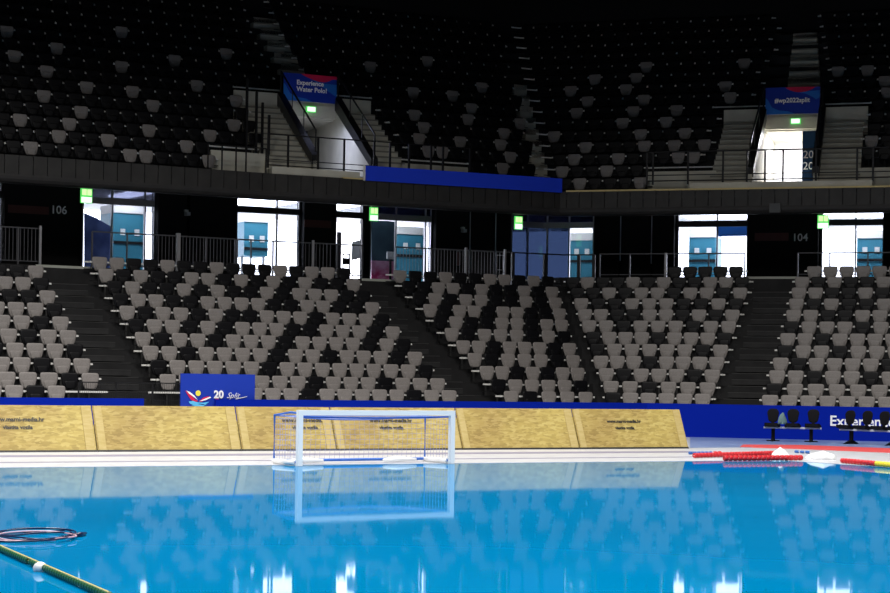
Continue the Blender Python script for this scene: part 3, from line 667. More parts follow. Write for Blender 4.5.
# narrow aisle between the upper middle and right blocks
st = MB()
for k in range(1, 11):
    y = 178-12.5*k; a = 543.5-2.9*k; b = a+13
    for h in (0, 1):
        o = UO+DEP*k-.5-.375*(1-h); fr, bk = band(o, o+.40, a, b, y); st.ring(fr, bk, FU(k)-.8, FU(k)-.25*(1-h)+.01)
struct('stair_flight', st, M['concrete_stair'])

# upper railings
G_ = 'upper balcony railings'
railing(9.72, 647, 905, 8.34, 9.44, [647, 653, 688, 723, 747, 765, 783, 816, 857, 873, 903], 'black railing along the upper balcony at the right', None, 'darkmetal', G_, lower=.13, mids=(8.66,), py=170, pr=.03, tr=.028)
railing(9.72, 268, 376, 8.34, 9.42, [268, 288, 318, 344, 374], 'black railing in front of the left upper entrance', None, 'darkmetal', G_, lower=.1, mids=(8.62,), py=160, pr=.028)
railing(9.72, 208, 266, 7.9, 8.95, [208, 222, 236, 246, 266], 'low black railing left of the left upper entrance', None, 'darkmetal', G_, lower=.1, py=160, pr=.02, tr=.018)
railing(9.72, 377, 470, 8.1, 9.42, [390, 409, 431, 443, 470], 'black railing above the left end of the long blue banner', None, 'darkmetal', G_, py=160, pr=.03, tr=.018)
for px, py, o, z0, z1, lab in ((247, 100, 10.9, 8.3, 11.3, 'first from the left'), (256.5, 110, 10.9, 8.8, 10.9, 'second from the left'), (262.5, 115, 11.1, 8.6, 10.6, 'third from the left'), (269, 125, 11.0, 8.5, 10.2, 'nearest the banner')):
    X, Y, _ = pt(px, py, o); t_ = MB().box((X, Y, (z0+z1)/2), (.07, .07, z1-z0), ANG[1]).build('stair_post', M['darkmetal'])
    tag(t_, 'tall black post on the stairs left of the water polo banner, ' + lab, 'post', 'tall black stair posts')

# ------------------------------------------------------------------ seats
def rounded(wt, wb, z0, z1, rt, rb, n=5):
    pts = []
    for cx, cz, r, a0 in ((wt-rt, z1-rt, rt, 0), (-(wt-rt), z1-rt, rt, 90), (-(wb-rb), z0+rb, rb, 180), (wb-rb, z0+rb, rb, 270)):
        for j in range(n+1): a = radians(a0+90*j/n); pts.append((cx+r*cos(a), cz+r*sin(a)))
    return pts
def shell(ol, yf, yb, lean, z0, bev=.012, bulge=0):
    """cushioned plate with bevelled rim; local y toward the back"""
    n = len(ol); cx = 0; cz = sum(p[1] for p in ol)/n; v = []
    def P(p, s, y): z = cz+(p[1]-cz)*s; x = p[0]*s; return (x, y+lean*(z-z0)+bulge*(x/.2)**2, z)
    for s, y in ((.80, yf-.002), (.93, yf), (1, yf+bev), (1, yb-bev), (.95, yb)): v += [P(p, s, y) for p in ol]
    f = [tuple(range(n)), tuple(range(4*n, 5*n))[::-1]]
    for k in range(4):
        for i in range(n): f.append((k*n+i, k*n+(i+1) % n, (k+1)*n+(i+1) % n, (k+1)*n+i))
    return MB().add(v, f)
bk_ol = []
for z_, w_ in ((.43,.09),(.445,.135),(.48,.165),(.56,.195),(.66,.222),(.74,.232),(.79,.230),(.825,.218),(.842,.195),(.85,.150)): bk_ol.append((w_, z_))
bk_ol = bk_ol+[(-x, z) for x, z in bk_ol[::-1]]
pan_ol = rounded(.15, .12, .44, .64, .05, .05)
b_ = shell(bk_ol, -.045, .0, .10, .85, bulge=-.004); p_ = shell(pan_ol, -.090, -.055, .10, .70)
SM = {}
for c_, m in (('G', 'seat_grey'), ('B', 'seat_black')):
    SM[c_] = (b_.mesh('backrest_'+c_, M[m], True), p_.mesh('seat_pan_'+c_, M[m], True))
def brk(zr): return MB().box((0, .035, zr/2), (.05, .05, zr)).box((0, -.03, .46), (.16, .14, .035))
BRK = {'lo': brk(.70).mesh('bracket', M['bracket']), 'up': brk(.76).mesh('bracket', M['bracket'])}
seatlist = []       # (Y, colour, tier, x, y, z, angle, label words)
def ordn(n): return '%d%s' % (n, 'th' if 10 <= n % 100 <= 20 else {1: 'st', 2: 'nd', 3: 'rd'}.get(n % 10, 'th'))
raildata = []
BN = {'A': 'far left lower block', 'B': 'lower block behind goal', 'C': 'lower middle block', 'D': 'lower right-centre block', 'E': 'far right lower block'}
for sec in 'ABCDE':
    rows = list(S[sec])
    if sec == 'D': rows = [(267, 700, 675, 736.3, 5, 'BBBBB')]+rows
    if sec == 'E': rows = [(265, 846, 814.5, 879.9, 5, 'GGGGG')]+rows
    K0 = len(rows)-1
    for r_, (y, xr, x0, x1, n_, pat) in enumerate(rows):
        k = K0-r_
        o = DEP*k; z = FL(k)+(.05 if k == 0 else 0)
        s0, s1 = arc(x0, y, o), arc(x1, y, o); st_ = (s1-s0)/(n_-1)
        pl, pr_ = pat, ''
        lo_, hi_ = 0, n_
        if sec == 'A': lo_ = -1
        if sec == 'E': hi_ = n_+2
        for j in range(lo_, hi_):
            X, Y, i = along(o, s0+st_*j); c_ = pat[j] if 0 <= j < n_ else random.choice('GB')
            num = (n_-j, 'from right') if sec == 'A' else (j+1, 'from left')
            seatlist.append((Y, c_, 'lo', X, Y, z, ANG[i], '%s %s, %s row up, %s' % (ordn(num[0]), num[1], ordn(k+1), BN[sec])))
        e0 = .42 if sec in 'BC' else .33; e1 = .35
        ra, rb = s0+st_*lo_-e0, s0+st_*(hi_-1)+e1
        if sec == 'A' and k == 0: rb += 1.05
        if sec == 'B' and k == 0: ra -= .9
        if sec == 'E' and k == 0: rb += .4
        raildata.append((o, ra, rb, z+.70, 'lo', [s0+st_*(j+.5) for j in range(lo_-1, hi_)], '%s row up, %s' % (ordn(k+1), BN[sec])))
ub = {'UA': 'upper left block', 'UB': 'upper middle block', 'UC': 'upper right-centre block', 'UD': 'upper far right block'}
UAe = [216, 209, 262, 256, 249, 243, 233, 273, 267, 261, 255, 250, 247, 244, 241]
UBs = [468, 468, 407, 398, 389, 380, 371, 311, 303, 296, 289, 283, 278, 273, 268]
UBe = [543-2.9*k for k in range(NU)]; UCs = [558-2.6*k for k in range(NU)]
UCe = [649, 648, 714, 717.5, 721, 724, 725, 765, 768, 771, 774, 777, 779, 781, 783]
UDs = [893, 893, 861, 864, 867, 870, 871, 835, 833, 831, 829, 827, 825, 823, 821]
greys = [(83.7,80),(40.4,88),(78,103.5),(17.5,112),(68,116),(57,128),(107,132),(30,140.5),(50.5,40),(9.4,48.5),(46,63),(2,25),(116,58),(128,26),(170,52),(220,46),(198,77),
 (129,83),(151.5,97.5),(234.5,92),(149,123),(236,116),(210,127),(187,138),(129.5,149),(146,150),(210,153.5),
 (376,61),(431,60),(418.5,87),(484,83.5),(457.6,91),(470,103),(410,108.5),(462,113),(420,120.7),(415,131.5),(453.6,136),(423,145),(439.5,146.5),(516,119.4),(503.7,128),(493.6,138),(509,152.5),(501,162.6),
 (555,131),(578,110),(635,110),(628,118),(669,121),(640,129),(589,142),(650,140),(575,154.5),(617,154),(564,166),(612,165),(581,179),(640,177),(593,76),(650,63),(632,74),(573,86.6),(629,84.6),(591,97),(651,94.7),(580,108),
 (745,59),(725,81),(737,92),(676,105),(675.7,105),(672,117.5),(684,127.6),(642,130),(650,140),(678,141),(709,140),(675,152),(693,152),
 (837,66),(866,65),(879,75.5),(867,71),(878,77),(888,91.6),(870.5,137)]
upper = []
for bn in ('UA', 'UB', 'UC', 'UD'):
    for k in range(NU):
        o = UO+DEP*k
        a, b = {'UA': (-14, UAe[k]), 'UB': (UBs[k], UBe[k]), 'UC': (UCs[k], UCe[k]), 'UD': (UDs[k], 906)}[bn]
        if b-a < 8: continue
        yy = 160-12*k; s0, s1 = arc(a, yy, o), arc(b, yy, o); n_ = int((s1-s0)/.53)
        if n_ < 1: continue
        if bn in ('UA',): base = s1-.53*n_
        else: base = s0
        for j in range(n_):
            s = base+.53*(j+.5); X, Y, i = along(o, s)
            num = (n_-j, 'from right') if bn == 'UA' else (j+1, 'from left')
            px, py = proj(X, Y, TOPU(k))
            upper.append([Y, 'B', 'up', X, Y, FU(k), ANG[i], '%s %s, %s row up, %s' % (ordn(num[0]), num[1], ordn(k+1), ub[bn]), px, py])
        ra, rb = base-.12, base+.53*n_+.12
        if k == 1: ra, rb = {'UA': (ra, arc(268, 150, o)), 'UB': (arc(402, 158, o), rb), 'UC': (ra, arc(716, 166, o)), 'UD': (arc(857, 162, o), rb)}[bn]
        if k == 6: ra, rb = {'UA': (ra, arc(281, 86, o)), 'UB': (arc(338, 95, o), rb), 'UC': (ra, arc(766, 105, o)), 'UD': (arc(825, 103, o), rb)}[bn]
        if bn == 'UC' : ra -= .35
        raildata.append((o, ra, rb, TOPU(k)-.10, 'up', [base+.53*j for j in range(0, n_+1)], '%s row up, %s' % (ordn(k+1), ub[bn])))
for gx, gy in greys:
    best = min(upper, key=lambda q: (q[8]-gx)**2+(q[9]-gy)**2)
    if (best[8]-gx)**2+(best[9]-gy)**2 < 260: best[1] = 'G'
seatlist += [tuple(q[:8]) for q in upper]
def mkseat(c_, tier, X, Y, Z, a, lab):
    r = empty('stadium_seat', (X, Y, Z), a, ('light grey' if c_ == 'G' else 'black')+' plastic seat, '+lab, 'seat', 'plastic stadium seats')
    for nm, me in (('backrest', SM[c_][0]), ('seat_pan', SM[c_][1]), ('mounting_bracket', BRK[tier])):
        o = bpy.data.objects.new(nm, me); C.objects.link(o); o.parent = r
def inframe(q):
    px, py = proj(q[3], q[4], q[5]+.6); return 3 < px < 887 and py > 4
L = sorted([q for q in seatlist], key=lambda q: (0 if inframe(q) else 1, q[0]))
for q in L[:300]: mkseat(q[1], q[2], *q[3:])
rest = MB(); nm_ = []
for q in L[300:]:
    co, si = cos(q[6]), sin(q[6]); f0 = len(rest.f)
    for src in (b_, p_): rest.add([(q[3]+x*co-y*si, q[4]+x*si+y*co, q[5]+z) for x, y, z in src.v], src.f)
    nm_ += [0 if q[1] == 'G' else 1]*(len(rest.f)-f0)
    rest.box((q[3]-.035*si, q[4]+.035*co, q[5]+.35), (.05,.05,.7), q[6]); nm_ += [2]*6
me = rest.mesh('stadium_seats', M['seat_grey'], True); me.materials.append(M['seat_black']); me.materials.append(M['bracket'])
for p, k in zip(me.polygons, nm_): p.material_index = k
o = bpy.data.objects.new('stadium_seats', me); C.objects.link(o)
tag(o, 'all the other light grey and black seats of both tiers, further back', 'seats', 'plastic stadium seats', 'stuff')
for o, ra, rb, z, tier, clips, lab in raildata:
    P_ = segpts(o, ra, rb); i0 = along(o, (ra+rb)/2)[2]; off = .085
    Q = [(p[0]+nrm(i0)[0]*off, p[1]+nrm(i0)[1]*off) for p in P_]
    r = MB(); n_ = len(Q)
    h = .022
    Q2 = [(p[0]+nrm(i0)[0]*.05, p[1]+nrm(i0)[1]*.05) for p in Q]
    r.ring(Q, Q2, z-h, z+h)
    for sc_ in clips:
        X, Y, i = along(o, sc_); a = ANG[i]; nn = nrm(i); r.box((X+nn[0]*.045, Y+nn[1]*.045, z), (.05, .09, .05), a)
    rr = r.build('seat_rail', M['rail']); tag(rr, 'pale metal seat rail, ' + lab, 'rail', 'pale seat rails')
    if 1:
        r2 = MB().ring(Q, Q2, z-.22, z-.195).build('lower_rail', M['darkmetal'], rr)

# ------------------------------------------------------------------ blue perimeter wall
WO1 = -6.8
for a, b, lab in ((-12, 144, 'left of the stairs foot, behind the boards'), (216, 990, 'running right from the logo board')):
    fr, bk = band(WO1, WO1+.1, a, b, 400); r = tag(MB().ring(fr, bk, GZ, 1.17).build('perimeter_board', M['royal']), 'long blue perimeter board ' + lab, 'board', 'blue perimeter boards')
X, Y, Z = pt(829.5, 425.5, WO1-.02); t_ = lettering('lettering', 'Experience Water Polo!', .35, (X, Y, Z), ANG[3], M['white_text'], r, bold=.006)
# gate at the foot of the far left stairs
o = -3.0; P_ = segpts(o, arc(79, 370, o), arc(190, 370, o)); r = empty('stair_gate', (*P_[0], GZ), 0, 'black wire gate at the foot of the far left stairs', 'gate')
s0, s1 = arc(79, 370, o), arc(190, 370, o)
for t in (0, .33, .66, 1): X, Y, i = along(o, s0+(s1-s0)*t); MB().box((X, Y, (GZ+1.5)/2), (.035,.035,1.5-GZ), ANG[i]).build('post', M['darkmetal'], r, world=True)
MB().tube([(*p, 1.5) for p in P_], .014, 6).build('top_rail', M['darkmetal'], r, world=True)
g = MB()
for j in range(1, 60): X, Y, i = along(o, s0+(s1-s0)*j/60); g.box((X, Y, .95), (.006,.006,1.1), ANG[i])
g.build('wire_mesh', M['darkmetal'], r, world=True)
# small box on the wall end
X, Y, Z = pt(147, 394, -1.3)
# logo board
o = -6.6; sa, sb = arc(181, 390, o), arc(255, 390, o); X, Y, i = along(o, sa); W_ = sb-sa; a = ANG[i]
r = empty('logo_board', (X, Y, GZ), a, 'blue board with a winged logo, 20 and Split script behind the boards', 'board')
zt = pt(218, 374, o)[2]-GZ
r = MB().box((W_/2, .03, zt/2), (W_, .05, zt)).build('panel', M['navyblue'], r)
u = W_/74.
def deco(pts, m, nm, dy=-.004): MB().slab([(x*u*1.0, zt-y*u) for x, y in pts], (0, dy, 0), (1,0,0), (0,0,1), -.004).build(nm, M[m], r)
deco([(4,15.5),(7,17.5),(11,20.5),(14,23.5),(17,25),(14,26),(10,24),(7,20)], 'crimson', 'logo_wing'); deco([(18,25.2),(22,21.8),(27,20.4),(28.5,21.2),(24,24),(20,25.8)], 'crimson', 'logo_wing')
deco([(5,15.4),(9,17),(13,20),(16.5,24),(12,21),(8,18.5)], 'white_text', 'logo_line', -.009); deco([(18,25.2),(24,22.6),(29,20.8),(29.5,21.8),(24,24.2)], 'white_text', 'logo_line', -.009)
deco([(7.5,25.5),(12,24.8),(16,26),(22,26.5),(28,25.5),(24,28),(18,27.3),(13,28.5),(9,27.5)], 'cyan', 'logo_water'); deco([(10,28.6),(16,27.6),(22,28.6),(27,27),(22,29.6),(14,29.6)], 'cyan', 'logo_water')
deco([(16.8+2.6*cos(radians(q)), 17.8+2.6*sin(radians(q))) for q in range(0, 360, 24)], 'yellow', 'logo_ball')
nn = nrm(i)
def lb(x, y, txt, sz, m='white_text', bold=.004, shear=0): lettering('lettering', txt, sz, (X+cos(a)*x*u-nn[0]*.008, Y+sin(a)*x*u-nn[1]*.008, GZ+zt-y*u), a, M[m], r, bold=bold, shear=shear)
lb(32.5, 22.0, '20', .235, bold=.008); lb(34, 25.3, '22', .09, 'crimson', .006)
lb(45, 22.0, 'Split', .18, 'white_text', -.002, .5)
deco([(54,22.4),(60,21.4),(66,20.2),(66,20.6),(60,22.0),(55,23)], 'white_text', 'logo_stroke')

# ------------------------------------------------------------------ raised edge behind the boards at the right
def flat(name, pts, h, m): return struct(name, MB().prism([ground(*p) for p in pts], GZ, GZ+h), m)
fr, bk = band(WO1-.02, WO1, 655, 990, 440)
rt_e = [ground(x, y) for x, y in ((690, 447.8), (741, 447.4), (800, 448.8), (890, 452.4), (940, 455.5))]
pf = MB()
for i in range(4):
    xa = (690, 741, 800, 890, 940)[i]; xb = (690, 741, 800, 890, 940)[i+1]
    A_, B_ = along(WO1-.03, arc(xa, 440, WO1-.03))[:2], along(WO1-.03, arc(xb, 440, WO1-.03))[:2]
    pf.prism([rt_e[i], rt_e[i+1], B_, A_], GZ, GZ+.005)
struct('pale_floor_strip', pf, M['palefloor'])
rm = MB(); tp = [(743, 444.9), (800, 445.3), (890, 448.6), (940, 451.6)]; bt = [(740, 447.3), (800, 449.1), (890, 452.9), (940, 456.2)]
for i in range(3): rm.prism([ground(*bt[i]), ground(*bt[i+1]), ground(*tp[i+1]), ground(*tp[i])], GZ, GZ+.010)
struct('red_floor_strip', rm, M['redmat'])

# ------------------------------------------------------------------ OSB boards
# put all feet on one straight line
A0, A1 = (-7.536,33.89), (5.072,41.33); La = hypot(A1[0]-A0[0], A1[1]-A0[1]); ab = math.atan2(A1[1]-A0[1], A1[0]-A0[0]); du = (cos(ab), sin(ab)); dn = (-sin(ab), cos(ab))
def onl(px):
    u_, _ = uv(px, 452); t = (u_*A0[1]-A0[0])/(du[0]-u_*du[1]); return t
ts = [onl(-40), onl(97.5), onl(242), onl(337), onl(463), onl(580), onl(689)]
LABB = ['yellow chipboard hoarding at the left edge of the picture', 'yellow chipboard hoarding left of the goal, without lettering', 'yellow chipboard hoarding behind the left goal post', 'yellow chipboard hoarding behind the middle of the goal', 'yellow chipboard hoarding just right of the goal', 'yellow chipboard hoarding at the right end of the row']
tilt = math.atan(.42)
for i in range(6):
    t0, t1 = ts[i]+.012, ts[i+1]-.012; org = (A0[0]+du[0]*t0, A0[1]+du[1]*t0, GZ); W_ = t1-t0
    r = empty('chipboard_hoarding', org, ab, LABB[i], 'hoarding', 'leaning chipboard hoardings')
    HZ_ = .80; k_ = .42
    def leaning(x0, x1, z0, z1, d0, d1): return MB().add([(x, d+k_*z, z) for x, z, d in ((x0,z0,d0),(x1,z0,d0),(x1,z1,d0),(x0,z1,d0),(x0,z0,d1),(x1,z0,d1),(x1,z1,d1),(x0,z1,d1))], [(0,1,2,3),(4,5,6,7)[::-1],(0,4,5,1),(1,5,6,2),(2,6,7,3),(3,7,4,0)])
    bd = leaning(.0, W_, .02, HZ_, 0, .02).build('board', M['osb'], r)
    leaning(W_-.19, W_-.025, .03, HZ_-.01, -.012, -.001).build('joint_strip', M['osb_edge'], bd)
    if i: leaning(.02, .16, .03, HZ_-.01, -.012, -.001).build('joint_strip', M['osb_edge'], bd)
    leaning(0, W_, 0, .035, -.015, .03).build('foot_batten', M['bracket'], r)
    for q in (.15, W_-.15):
        MB().add([(q-.03,.04,.03),(q+.03,.04,.03),(q+.03,.35,.74),(q-.03,.35,.74),(q-.03,.78,0),(q+.03,.78,0),(q+.03,.42,.74),(q-.03,.42,.74)], [(0,1,2,3),(4,5,6,7),(2,3,7,6),(0,1,5,4),(0,3,7,4),(1,2,6,5)]).build('prop', M['osb_edge'], r)
    if i != 1 and i != 4:
        px = {0: -5, 2: 287, 3: 375, 5: 613}[i]
        if i != 1:
            xx = onl(px)-t0; sc = {0: 1, 2: 1, 3: .98, 5: .9}[i]
            for txt, z, dx in (('www.marni-media.hr', .525, 0), ('vlastita vozila', .395, .19)):
                y = k_*z-.006; co, si = cos(ab), sin(ab); X = org[0]+(xx+dx*sc)*co-y*si; Y = org[1]+(xx+dx*sc)*si+y*co
                lettering('lettering', txt, .098*sc*(1.12 if dx == 0 else 1), (X, Y, GZ+z), ab, M['bracket'], bd, th=.002, bold=.003, tilt=-math.atan(k_)*-1)
# ------------------------------------------------------------------ goal
GL, GR = (-2.2,30.42), (.12,32.10); ga = math.atan2(GR[1]-GL[1], GR[0]-GL[0]); GW = hypot(GR[0]-GL[0], GR[1]-GL[1]); gn = (-sin(ga), cos(ga))
r = empty('water_polo_goal', (GL[0], GL[1], GZ), ga, 'white water polo goal with a blue net floating at the pool edge', 'goal')
GHT = .85; t = .078
MB().box((0, 0, GHT/2), (t, t, GHT)).build('post', M['goalwhite'], r); MB().box((GW, 0, GHT/2), (t, t, GHT)).build('post', M['goalwhite'], r)
MB().box((GW/2, 0, GHT-t/2), (GW-t, t, t)).build('crossbar', M['goalwhite'], r)
D_ = .74
for x in (0, GW):
    MB().tube([(x, .05, GHT-.05), (x, D_*.35, GHT-.04), (x, D_, GHT-.09), (x, D_, .05), (x, .05, .05)], .018, 8).build('side_frame', M['goalblue'], r)
sg = [(GW*q/12, D_, GHT-.09-.07*sin(pi*q/12)) for q in range(13)]
MB().tube(sg, .016, 8).build('back_rail', M['goalblue'], r)
MB().tube([(0, D_, .05), (GW, D_, .05)], .024, 8).build('base_float', M['goalblue'], r)
for x in (0, GW): MB().tube([(x, .1, .045), (x, D_, .045)], .04, 8).build('side_float', M['goalwhite'], r)
MB().tube([(GW*q/10, .055, GHT-.10-.02*sin(pi*q/10)) for q in range(11)], .016, 6).build('net_cord', M['goalblue'], r)
net = MB(); nx = int(GW/.09); rr = .0027
for j in range(nx+1):
    x = GW*j/nx; zz = GHT-.09-.07*sin(pi*j/nx); net.tube([(x, .06, GHT-.11), (x, D_*.5, (GHT-.11+zz)/2-.01), (x, D_, zz), (x+.01, D_-.02, .4), (x, D_, .05)], rr, 3, False)
for q in range(1, 9):
    z = .05+.082*q; net.tube([(0, .06, z), (0, D_, z), (GW*.5, D_+.03, z-.01), (GW, D_, z), (GW, .06, z)], rr, 3, False)
for q in range(1, 8): net.tube([(0, D_*q/8, GHT-.09), (GW, D_*q/8, GHT-.10)], rr, 3, False)
for q in range(1, 9):
    for x in (0, GW): net.tube([(x, D_*q/9, .05), (x, D_*q/9, GHT-.07)], rr, 3, False)
net.build('net', M['net'], r)
for x in (0.0, GW*.62):
    c_ = MB()
    MB().tube([(x+.08, D_*.6, .05), (x+.4, D_*.75, .06), (x+.76, D_*.7, .05)], [.025,.048,.025], 8).build('white_float', M['rope_white'], r, smooth=True)

# ------------------------------------------------------------------ lane ropes, cable, floats
def discs(p0, p1, r, step, sag=0, w=.75):
    d = [p1[i]-p0[i] for i in range(3)]; L = math.sqrt(sum(q*q for q in d)); n_ = max(2, int(L/step)); m = MB()
    for j in range(n_):
        a = [p0[i]+d[i]*j/n_ for i in range(3)]; b = [p0[i]+d[i]*(j+w)/n_ for i in range(3)]
        e0 = [a[i]*.85+b[i]*.15 for i in range(3)]; e1 = [a[i]*.15+b[i]*.85 for i in range(3)]
        m.tube([a, e0, e1, b], [r*.8, r, r, r*.8], 10)
    return m
def rope(pts, secs_, r, label, group='lane ropes', core='ropeline', step=.1):
    """secs_: list of (t0, t1, material) along the straight rope"""
    p0, p1 = pts; rt = empty('lane_rope', (p0[0], p0[1], GZ), 0, label, 'lane rope', group)
    MB().tube([p0, p1], r*.28, 6).build('cord', M[core], rt, world=True)
    for t0, t1, m in secs_:
        a = [p0[i]+(p1[i]-p0[i])*t0 for i in range(3)]; b = [p0[i]+(p1[i]-p0[i])*t1 for i in range(3)]
        discs(a, b, r, step).build('float_section', M[m], rt, world=True, smooth=False)
    return rt
g0, g1 = ground(-30, 538), ground(110, 600); g0 = (g0[0], g0[1], GZ+.024); g1 = (g1[0], g1[1], GZ+.024)
rt = rope((g0, g1), [(0, .50, 'rope_green'), (.515, 1, 'rope_green')], .0255, 'green lane rope with a straw coloured line in the near left corner', step=.07)
q = ground(39.5, 571); MB().tube([(q[0], q[1]-.025, GZ+.02), (q[0]+.005, q[1]+.025, GZ+.02)], [.042,.042], 12).build('white_collar', M['rope_white'], rt, world=True, smooth=True)
d = (g1[0]-g0[0], g1[1]-g0[1]); L = hypot(*d); MB().tube([(g0[0]-d[1]/L*-.005, g0[1], GZ+.045), (g1[0]-d[1]/L*-.005, g1[1], GZ+.045)], .006, 6).build('straw_line', M['ropeline'], rt, world=True)
def gp(px, py, z=.05): X, Y = ground(px, py, GZ+z); return (X, Y, GZ+z)
rope((gp(694, 455.5), gp(776, 453)), [(0, 1, 'rope_red')], .045, 'red lane rope on the deck, the rear of the two thick red ones', core='rope_white')
rope((gp(724, 458.3), gp(803, 457.6)), [(0, 1, 'rope_red')], .048, 'red lane rope at the pool edge, the front of the two thick red ones', core='rope_white')
rope((gp(689, 453, .03), gp(722, 452.6, .03)), [(0, .72, 'rope_blue'), (74*.01, 1, 'rope_red')], .028, 'thin blue lane rope with a red end beside the boards', core='rope_white')
rope((gp(842, 460.5), gp(905, 466)), [(0, .55, 'rope_red'), (.56, 1, 'rope_yellow')], .045, 'red and yellow lane rope at the right edge of the pool', core='rope_white')
rope((gp(795, 451.6, .03), gp(811, 452.3, .03)), [(0, 1, 'rope_blue')], .028, 'short dark blue lane rope piece beside the white float bags', core='rope_white')
import bmesh
def blob(name, c, rx, ry, rz, seed, label, group):
    bm = bmesh.new(); bmesh.ops.create_icosphere(bm, subdivisions=3, radius=1); R = random.Random(seed)
    ph = [R.uniform(0, 6) for _ in range(6)]
    for v in bm.verts:
        x, y, z = v.co; f = 1+.10*sin(4*x+ph[0])*cos(3*y+ph[1])+.07*sin(7*y+ph[2]+3*z)+.05*sin(9*x+ph[3])
        v.co = (x*rx*f, y*ry*f, max(-.0, z*rz*f*(1-.25*abs(x))))
    me = bpy.data.meshes.new(name); bm.to_mesh(me); bm.free(); me.materials.append(M['rope_white'])
    for p in me.polygons: p.use_smooth = True
    o = bpy.data.objects.new(name, me); C.objects.link(o); o.location = c; return tag(o, label, 'bag', group)
X, Y = ground(780, 457.5); blob('float_bag', (X, Y, GZ), .17, .15, .17, 1, 'white crumpled float bag behind the ends of the red ropes', 'white float bags')
X, Y = ground(821, 459.2); blob('float_bag', (X, Y, GZ), .27, .24, .15, 2, 'larger white float bag right of the red ropes', 'white float bags')
# floating cable coil
cx, cy = ground(38, 537.5); r = empty('cable_coil', (cx, cy, GZ), 0, 'loose navy cable coil floating in the near left corner', 'cable')
R = random.Random(3)
for j in range(5):
    rx, ry = .25+.022*j, .30+.10*j; ox, oy = .05*R.uniform(-1,1), .09*R.uniform(-1,1); pts = []
    for q in range(48):
        a = 2*pi*q/48; pts.append((ox+rx*cos(a)+.03*sin(3*a+j), oy+ry*sin(a)+.06*sin(2*a+2*j), .008+.006*(1+sin(2*a+j))+.003*j))
    MB().tube(pts, .0055 if j % 2 else .0075, 6, closed=True).build('cable_loop', M['cable' if j != 2 else 'cable_pink'], r, smooth=True)
MB().tube([(-1.0, -.25, .01), (-.6, -.32, .01), (-.3, -.45, .01), (.0, -.55, .012), (.22, -.40, .01)], .006, 6).build('loose_end', M['cable_pink'], r, smooth=True)
MB().tube([(-1.0, -.0, .01), (-.6, .10, .01), (-.2, .35, .012), (.1, .62, .012)], .006, 6).build('loose_end', M['cable'], r, smooth=True)
MB().tube([(.27, .05, .012), (.31, .2, .016), (.33, .34, .012)], [.012, .02, .012], 8).build('plug', M['cable'], r, smooth=True)

# ------------------------------------------------------------------ team benches
BS = .90
def bench(pts, legs, label):
    (xa, ya), (xb, yb) = pts[0], pts[-1]; a = math.atan2(yb-ya, xb-xa)
    r = empty('team_bench', (xa, ya, GZ+.005), a, label, 'bench', 'black team benches'); r.scale = (BS, BS, BS); L = hypot(xb-xa, yb-ya)/BS
    MB().box((L/2, .05, .36), (L+.45, .07, .05)).build('beam', M['chair_grey'], r)
    so = rounded(.21, .19, 0, .42, .08, .06)
    for p in pts:
        x = hypot(p[0]-xa, p[1]-ya)/BS
        bm_ = MB(); bo = rounded(.155, .13, .50, .86, .12, .10); sh = shell(bo, .14, .18, .12, .5, bulge=-.03); sh.v = [(v[0]+x, v[1], v[2]) for v in sh.v]
        bk__ = sh.build('backrest', M['chair'], r, smooth=True)
        v = [(x+p_[0], -.22+p_[1]*.95, .46+.03*math.cos(p_[1]*8)) for p_ in so]; n_ = len(so)
        MB().add(v+[(q[0], q[1], q[2]-.075) for q in v], [tuple(range(n_)), tuple(range(n_, 2*n_))[::-1]]+[(i, (i+1) % n_, n_+(i+1) % n_, n_+i) for i in range(n_)]).build('seat', M['chair'], r)
        MB().box((x, .13, .46), (.08, .03, .14)).build('bracket', M['chair'], bk__)
    for x in legs:
        x = x*L
        l_ = MB().box((x, .05, .18), (.09, .06, .34)); l_.add([(x-.03,-.28,.0),(x+.03,-.28,.0),(x+.03,.36,.0),(x-.03,.36,.0),(x-.04,-.02,.09),(x+.04,-.02,.09),(x+.04,.12,.09),(x-.04,.12,.09)], [(0,1,2,3),(4,5,6,7),(0,1,5,4),(1,2,6,5),(2,3,7,6),(3,0,4,7)])
        l_.box((x, .05, .015), (.34, .06, .03)); l_.build('leg', M['chair'], r)
def bx_(px, py): return ground(px, py)
bench([bx_(772, 441.4), bx_(792.3, 441.8), bx_(812.5, 442.3)], [.02, .96], 'left black team bench with three seats against the blue board')
bench([bx_(846, 444.0), bx_(863, 444.7), bx_(880, 445.4), bx_(898, 446.1)], [.08, .88], 'right black team bench hiding the white lettering')
X, Y = ground(782, 442.0); t_ = blob('towel', (X+.02, Y+.12, GZ+.42), .11, .035, .26, 5, 'grey green towel hung over the left team bench', None); t_.data.materials[0] = M['towel']; t_['category'] = 'towel'

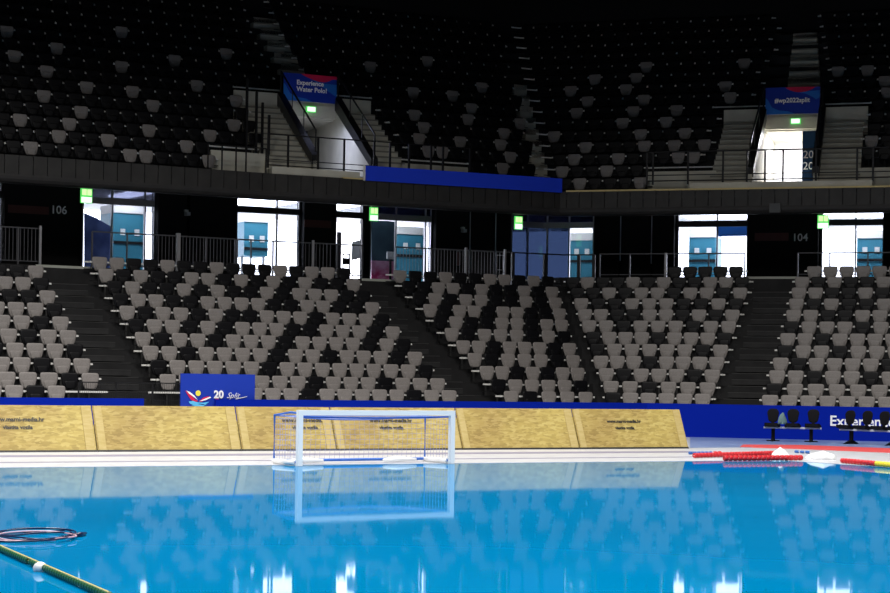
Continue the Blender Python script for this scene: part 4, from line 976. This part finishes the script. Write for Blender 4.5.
# ------------------------------------------------------------------ lights
def area(name, loc, sx, sy, power, col, rot=(0,0,0), spread=180):
    l = bpy.data.lights.new(name, 'AREA'); l.shape = 'RECTANGLE'; l.size = sx; l.size_y = sy; l.energy = power; l.color = col; l.spread = radians(spread)
    o = bpy.data.objects.new(name, l); C.objects.link(o); o.location = loc; o.rotation_euler = rot; return o
for Y, P_ in ((6, 2300), (17, 2300), (28, 2200), (38, 2100)):
    for X in (-9, 7):
        area('arena_lamp', (X, Y, 21), 3, 3, P_*1.0, (1, .97, .93), (0, 0, 0), 145 if Y < 30 else 150)
# lamps in the lobby behind the windows
for px in (120, 255, 350, 400, 560, 705, 855):
    o = 14.55; X, Y, i = along(o, arc(px, 220, o)); l = area('lobby_lamp', (X, Y, 7.75), 1.6, .25, 32, (.9,.94,1), (0, 0, ANG[i]))
# light in the upper entrances
p = portals['R']; X, Y = ext(p['fl'], lerp(p['bl'], p['br'], .35), 1.6); area('portal_lamp', (X, Y, 10.58), .9, 1.6, 260, (.85,.86,1), (0, 0, 0))
p = portals['L']; X, Y = lerp(lerp(p['fl'], p['fr'], .35), lerp(p['bl'], p['br'], .35), .62); area('portal_lamp', (X, Y, 10.45), .4, .6, 55, (.62,.68,1), (0, 0, 0))
# bright doorway wall inside the right entrance gets its brightness from the added portal lamp
w = bpy.data.worlds.new('World'); bpy.context.scene.world = w; w.use_nodes = True
bg = w.node_tree.nodes['Background']; bg.inputs[0].default_value = (.86,.88,1,1); bg.inputs[1].default_value = 6

# ------------------------------------------------------------------ camera
cam = bpy.data.cameras.new('camera'); co = bpy.data.objects.new('camera', cam); C.objects.link(co)
cam.sensor_width = 36; cam.lens = F/890*36; cam.clip_end = 400
cam.shift_y = (Y0-296.5)/890
from mathutils import Matrix
co.matrix_world = Matrix.Translation((0, 0, H)) @ Matrix.Rotation(pi/2, 4, 'X') @ Matrix.Rotation(ROLL, 4, 'Z')
sc = bpy.context.scene; sc.camera = co
sc.view_settings.view_transform = 'Standard'; sc.view_settings.look = 'None'; sc.view_settings.exposure = 0; sc.view_settings.gamma = 1; sc.view_settings.use_curve_mapping = False
